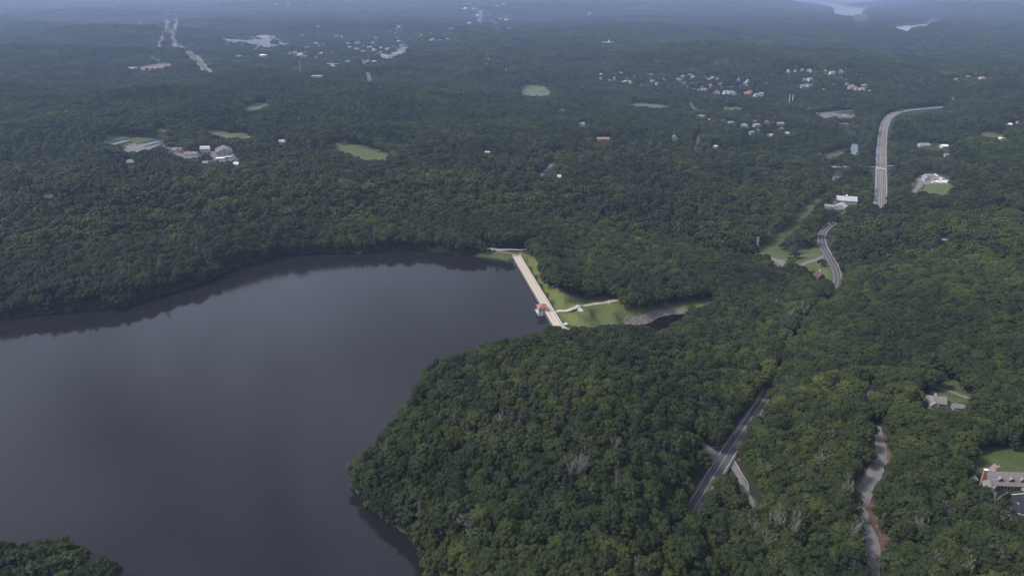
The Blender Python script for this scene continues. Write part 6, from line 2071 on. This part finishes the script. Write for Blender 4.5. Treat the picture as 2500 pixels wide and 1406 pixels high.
# ------------------------------------------------------------------ vehicles
def car_mesh(paint, kind):
    m = MB()
    L, W = (4.6, 1.85) if kind == 'car' else ((6.2, 2.2) if kind == 'van' else (7.0, 2.4))
    if kind == 'car':
        prof = [(-L / 2, 0.35), (-L / 2, 0.85), (-L / 2 + 0.9, 1.0), (-L / 2 + 1.6, 1.48), (0.6, 1.5), (1.35, 1.02), (L / 2, 0.85), (L / 2, 0.35)]
    elif kind == 'van':
        prof = [(-L / 2, 0.4), (-L / 2, 2.35), (1.6, 2.4), (2.3, 1.3), (L / 2, 1.1), (L / 2, 0.4)]
    else:
        prof = [(-L / 2, 0.9), (-L / 2, 1.9), (0.0, 2.4), (1.2, 2.3), (L / 2, 1.7), (L / 2 - 0.9, 0.9)]
    n = len(prof)
    m.add([(x, y, z) for y in (-W / 2, W / 2) for x, z in prof], [tuple(range(n)), tuple(range(2 * n - 1, n - 1, -1))] + [(i, i + n, (i + 1) % n + n, (i + 1) % n) for i in range(n)], 0)
    if kind == 'car':
        m.add([(-1.45, s * (W / 2 + 0.01), 1.02) for s in (-1,)] + [(-0.75, -(W / 2 + 0.01), 1.42), (0.5, -(W / 2 + 0.01), 1.42), (1.1, -(W / 2 + 0.01), 1.02)], [(0, 1, 2, 3)], 1)
        m.add([(-1.45, W / 2 + 0.01, 1.02), (-0.75, W / 2 + 0.01, 1.42), (0.5, W / 2 + 0.01, 1.42), (1.1, W / 2 + 0.01, 1.02)], [(3, 2, 1, 0)], 1)
        m.add([(0.66, -0.75, 1.5), (0.66, 0.75, 1.5), (1.36, 0.8, 1.05), (1.36, -0.8, 1.05)], [(0, 3, 2, 1)], 1)
    elif kind == 'van':
        m.add([(1.66, -0.95, 2.33), (1.66, 0.95, 2.33), (2.32, 1.0, 1.36), (2.32, -1.0, 1.36)], [(0, 3, 2, 1)], 1)
    for x in (-L * 0.3, L * 0.3):
        for s in (-1, 1):
            m.tube([(x, s * (W / 2 - 0.22), 0.34), (x, s * (W / 2 + 0.03), 0.34)], 0.34, 8, 2)
    return m.mesh(kind, [paint, 'glass', 'tyre'])


CARM = {}


def vehicle(px, py, heading, paint, kind, label, group, lift=0.3):
    key = (paint, kind)
    if key not in CARM:
        CARM[key] = car_mesh(paint, kind)
    X, Y, Z = spot(px, py)
    o = bpy.data.objects.new({'car': 'car', 'van': 'van', 'boat': 'covered_boat'}[kind], CARM[key])
    col.objects.link(o)
    o.location = (X, Y, Z + lift + math.hypot(X, Y) * 0.0004)
    o.rotation_euler = (0, 0, heading)
    tag(o, label, {'car': 'car', 'van': 'van', 'boat': 'boat'}[kind], group)
    return o


def along(nm, px, py):
    c = ROADS[nm][1]
    X, Y, Z = spot(px, py)
    k = int(np.clip(np.argmin(np.hypot(c[:, 0] - X, c[:, 1] - Y)), 1, len(c) - 2))
    d = c[k + 1] - c[k - 1]
    return math.atan2(d[1], d[0])


HW = [(2146.5, 373, 'car_silver', 'silver car alone in the left lanes, farthest up the highway'), (2160.5, 382, 'car_dark', 'dark car in the right lanes before the highway junction'), (2142.5, 389, 'car_dark', 'dark car in the left lanes above the highway junction'),
      (2133.5, 401, 'car_blue', 'blue car waiting at the left corner of the highway junction'), (2152.5, 405.5, 'car_dark', 'dark car in the middle of the highway junction'), (2149.5, 417, 'car_dark', 'dark car just below the junction beside the yellow line'),
      (2138.5, 421.5, 'car_silver', 'grey car at the left edge just below the highway junction'), (2159.5, 422, 'car_dark', 'dark car in the right lanes just below the junction'), (2141.5, 441, 'car_red', 'dark red car nearest on the highway in the left lane'),
      (2177, 291, 'car_dark', 'dark car on the far bend of the highway')]
for px, py, pt, lb in HW:
    vehicle(px, py, along('highway', px, py), pt, 'car', lb, 'cars on the highway', 0.5)
for px, py, lb in ((2027, 547, 'upper dark car on the curving valley road'), (2016.5, 554, 'lower dark car on the curving valley road')):
    vehicle(px, py, along('main_road', px, py), 'car_dark', 'car', lb, 'cars on the curving valley road', 0.5)
YARD = [(2252, 433, 'van'), (2283, 430, 'van'), (2287.5, 432, 'van'), (2294, 438.5, 'van'), (2299, 439.5, 'van'), (2285, 441.5, 'car'), (2307.5, 442.5, 'car'), (2289, 445, 'boat'), (2293, 444.5, 'boat'), (2298, 444.3, 'boat'), (2305, 445.2, 'boat'), (2309, 445, 'boat'),
        (2314, 445, 'boat'), (2290, 448, 'boat'), (2294, 448.5, 'boat'), (2299, 448, 'boat'), (2303.5, 448.3, 'boat'), (2308.5, 448, 'boat'), (2276, 448, 'van'), (2284, 446.8, 'van'), (2318, 440, 'car')]
for i, (px, py, kd) in enumerate(sorted(YARD)):
    word = {'van': 'white van', 'boat': 'white shrink-wrapped boat', 'car': 'dark car'}[kd]
    nth = [q for q in sorted(YARD) if q[2] == kd].index((px, py, kd))
    vehicle(px, py, (i * 0.83) % 3.1, 'car_dark' if kd == 'car' else 'car_white', kd, f'{word} parked in the gravel yard, {ORD[nth]} {kd} from the left', 'vehicles in the gravel yard', 0.45)
for i, (px, py, pt) in enumerate([(2034, 284, 'car_silver'), (2060, 284, 'car_white'), (2066, 284.5, 'car_white'), (2072, 285, 'car_silver'), (2084, 284, 'car_white'), (1994, 280, 'car_white')]):
    vehicle(px, py, 1.2, pt, 'van', f'{"white" if "white" in pt else "silver"} van in the valley parking lot at position {ORD[i]}', 'vans in the valley parking lot', 0.8)
# rounded shrubs on the shore road
SH = broad_crown(901, 12, 30, 0.3, ICO1, 1.4, 0.2, 2.2).mesh('foliage', [PURPLE])
for i, (px, py) in enumerate([(1186.5, 611), (1195.5, 612.5), (1206.5, 614.5)]):
    X, Y, Z = spot(px, py)
    o = empty('clipped_shrub', (X, Y, Z), i, f'{["leftmost", "middle", "rightmost"][i]} of three dark rounded shrubs on the shore track', 'shrub', 'rounded shrubs on the shore track')
    c = bpy.data.objects.new('foliage', SH); c.parent = o; col.objects.link(c)
    MB().tube([(0, 0, -0.3), (0, 0, 1.0)], 0.12, 5).build('stem', 'bark', o)
X, Y, Z = spot(2354, 952)
o = empty('purple_tree', (X, Y, Z), 0, 'dark purple-leaved tree on the lawn by the curved house drive', 'tree')
c = bpy.data.objects.new('crown', broad_crown(77, 26, 60, 0.33, ICO2, 4.0, 0.6, 8.6).mesh('crown', [PURPLE])); c.parent = o; col.objects.link(c)
trunk_mb(5, 5, 0.25).build('trunk', 'bark', o)
X, Y, Z = spot(2006, 652)
o = empty('broadleaf_tree', (X, Y, Z), 0, 'single round dark tree beside the curving valley road', 'tree')
c = bpy.data.objects.new('crown', broad_crown(78, 26, 60, 0.33, ICO2, 5.0, 0.8, 10.5).mesh('crown', [LEAF])); c.parent = o; col.objects.link(c)
trunk_mb(6, 6, 0.25).build('trunk', 'bark', o)

# ------------------------------------------------------------------ dead trees
SNAG = []
for i in range(7):
    tr, br = snag_mb(60 + i, [17, 19, 15, 18, 16, 20, 14][i], 0.0, [0.9, 0.45, 1.2, 0.7, 1.0, 0.35, 1.1][i], [1, 0.7, 1, 1.1, 0.8, 0.65, 1.0][i])
    SNAG.append((tr.mesh('trunk', 'dead_wood'), br.mesh('bare_branches', 'dead_wood')))
SN = [  # picture x of the tree, y of its top, model, size, label
    (1220, 1022, 2, 0.9, 'bare grey fan-shaped dead tree alone in the middle of the headland'), (937, 1098, 5, 0.7, 'thin grey dead tree near the headland shore tip'),
    (1385, 1142, 1, 0.85, 'leftmost thin dead tree of the grey cluster on the lower headland'), (1404, 1132, 5, 0.95, 'tallest thin dead tree of the grey cluster on the lower headland'), (1414, 1138, 1, 0.85, 'rightmost thin dead tree of the grey cluster on the lower headland'),
    (1493, 1088, 1, 0.8, 'grey dead tree right of the middle on the headland'), (1515, 1176, 5, 0.85, 'slender dead tree below the headland middle, right side'), (1425, 1080, 0, 0.7, 'small bare dead tree above the grey headland cluster'),
    (1770, 852, 2, 0.9, 'pale dead tree on the slope left of the hidden road'), (1765, 745, 0, 0.85, 'pale dead tree at the end of the lawn valley'), (1842, 752, 2, 0.8, 'forked dead tree in the woods below the meadow'), (1893, 742, 0, 0.8, 'dead tree in the woods below the dark brown house'),
    (1960, 752, 0, 0.95, 'large grey dead tree left of the hidden road gap'), (1928, 762, 3, 0.85, 'grey dead tree beside the hidden road gap, left one'), (2478, 700, 2, 1.0, 'bare dead tree at the right picture edge on the wooded hill'), (2270, 618, 1, 0.8, 'thin pale dead tree in the right-hand forest'),
    (2315, 612, 5, 0.7, 'slender dead tree right of the thin pale one in the right-hand forest'), (1992, 1118, 2, 1.0, 'wide dead tree between forest road and gravel drive, upper one'), (1862, 1140, 0, 0.85, 'small dead tree right of the entrance drive'),
    (1840, 1235, 0, 0.8, 'slim dead tree below the entrance drive'), (1832, 1290, 4, 0.85, 'forked dead tree near the bottom, left of the paired large dead trees'), (1878, 1262, 3, 1.0, 'upper one of the paired large dead trees between road and drive'), (1872, 1318, 2, 0.95, 'lower fan-shaped one of the paired large dead trees'),
    (1922, 1275, 5, 0.85, 'slim dead tree just right of the paired large dead trees'), (2055, 1190, 4, 0.9, 'grey dead tree left of the gravel drive bend'), (2086, 1245, 2, 0.7, 'spreading dead tree at the narrow bend of the gravel drive'), (2080, 1285, 3, 1.05, 'tall pale forked dead tree left of the lower gravel drive'),
    (2240, 1282, 3, 0.8, 'pale forked dead tree right of the reddish soil bank'), (2405, 1215, 2, 1.0, 'spreading grey dead tree below the mansion'), (1882, 1378, 2, 0.9, 'fan-shaped dead tree cut by the bottom edge, left'), (2275, 1372, 2, 0.8, 'fan-shaped dead tree near the bottom edge, right of the drive'), (2332, 1386, 4, 0.8, 'dead tree at the bottom edge, farthest right'),
    (1708, 985, 0, 0.7, 'small dead tree left of the upper forest road'), (1935, 930, 0, 0.6, 'small dead tree right of the upper forest road'),
    (1545, 352, 0, 1.0, 'leftmost of three pale dead trees in the mid forest'), (1582, 350, 3, 1.0, 'middle one of three pale dead trees in the mid forest'), (1608, 352, 0, 0.9, 'rightmost of three pale dead trees in the mid forest'), (390, 650, 1, 0.9, 'grey dead tree in the left bank forest'), (20, 500, 0, 0.9, 'dead tree at the left picture edge above the lake'), (697, 520, 0, 0.9, 'dead tree in the forest above the left bank'),
]
SH_ = [17, 19, 15, 18, 16, 20, 14]
for px, pyt, mi, s, lb in SN:
    s *= 1.12
    h = SH_[mi] * s
    py = pyt
    for _ in range(12):
        X, Y, Z = spot(px, py)
        tx, ty, _d = project(X, Y, Z + h)
        py += (pyt - ty) * 0.8
    t = empty('dead_tree', (X, Y, Z), (px * 0.7) % 6.28, lb, 'dead tree', 'bare dead trees')
    t.scale = (s, s, s)
    for nm, me_ in zip(('trunk', 'bare_branches'), SNAG[mi]):
        c = bpy.data.objects.new(nm, me_); c.parent = t; col.objects.link(c)
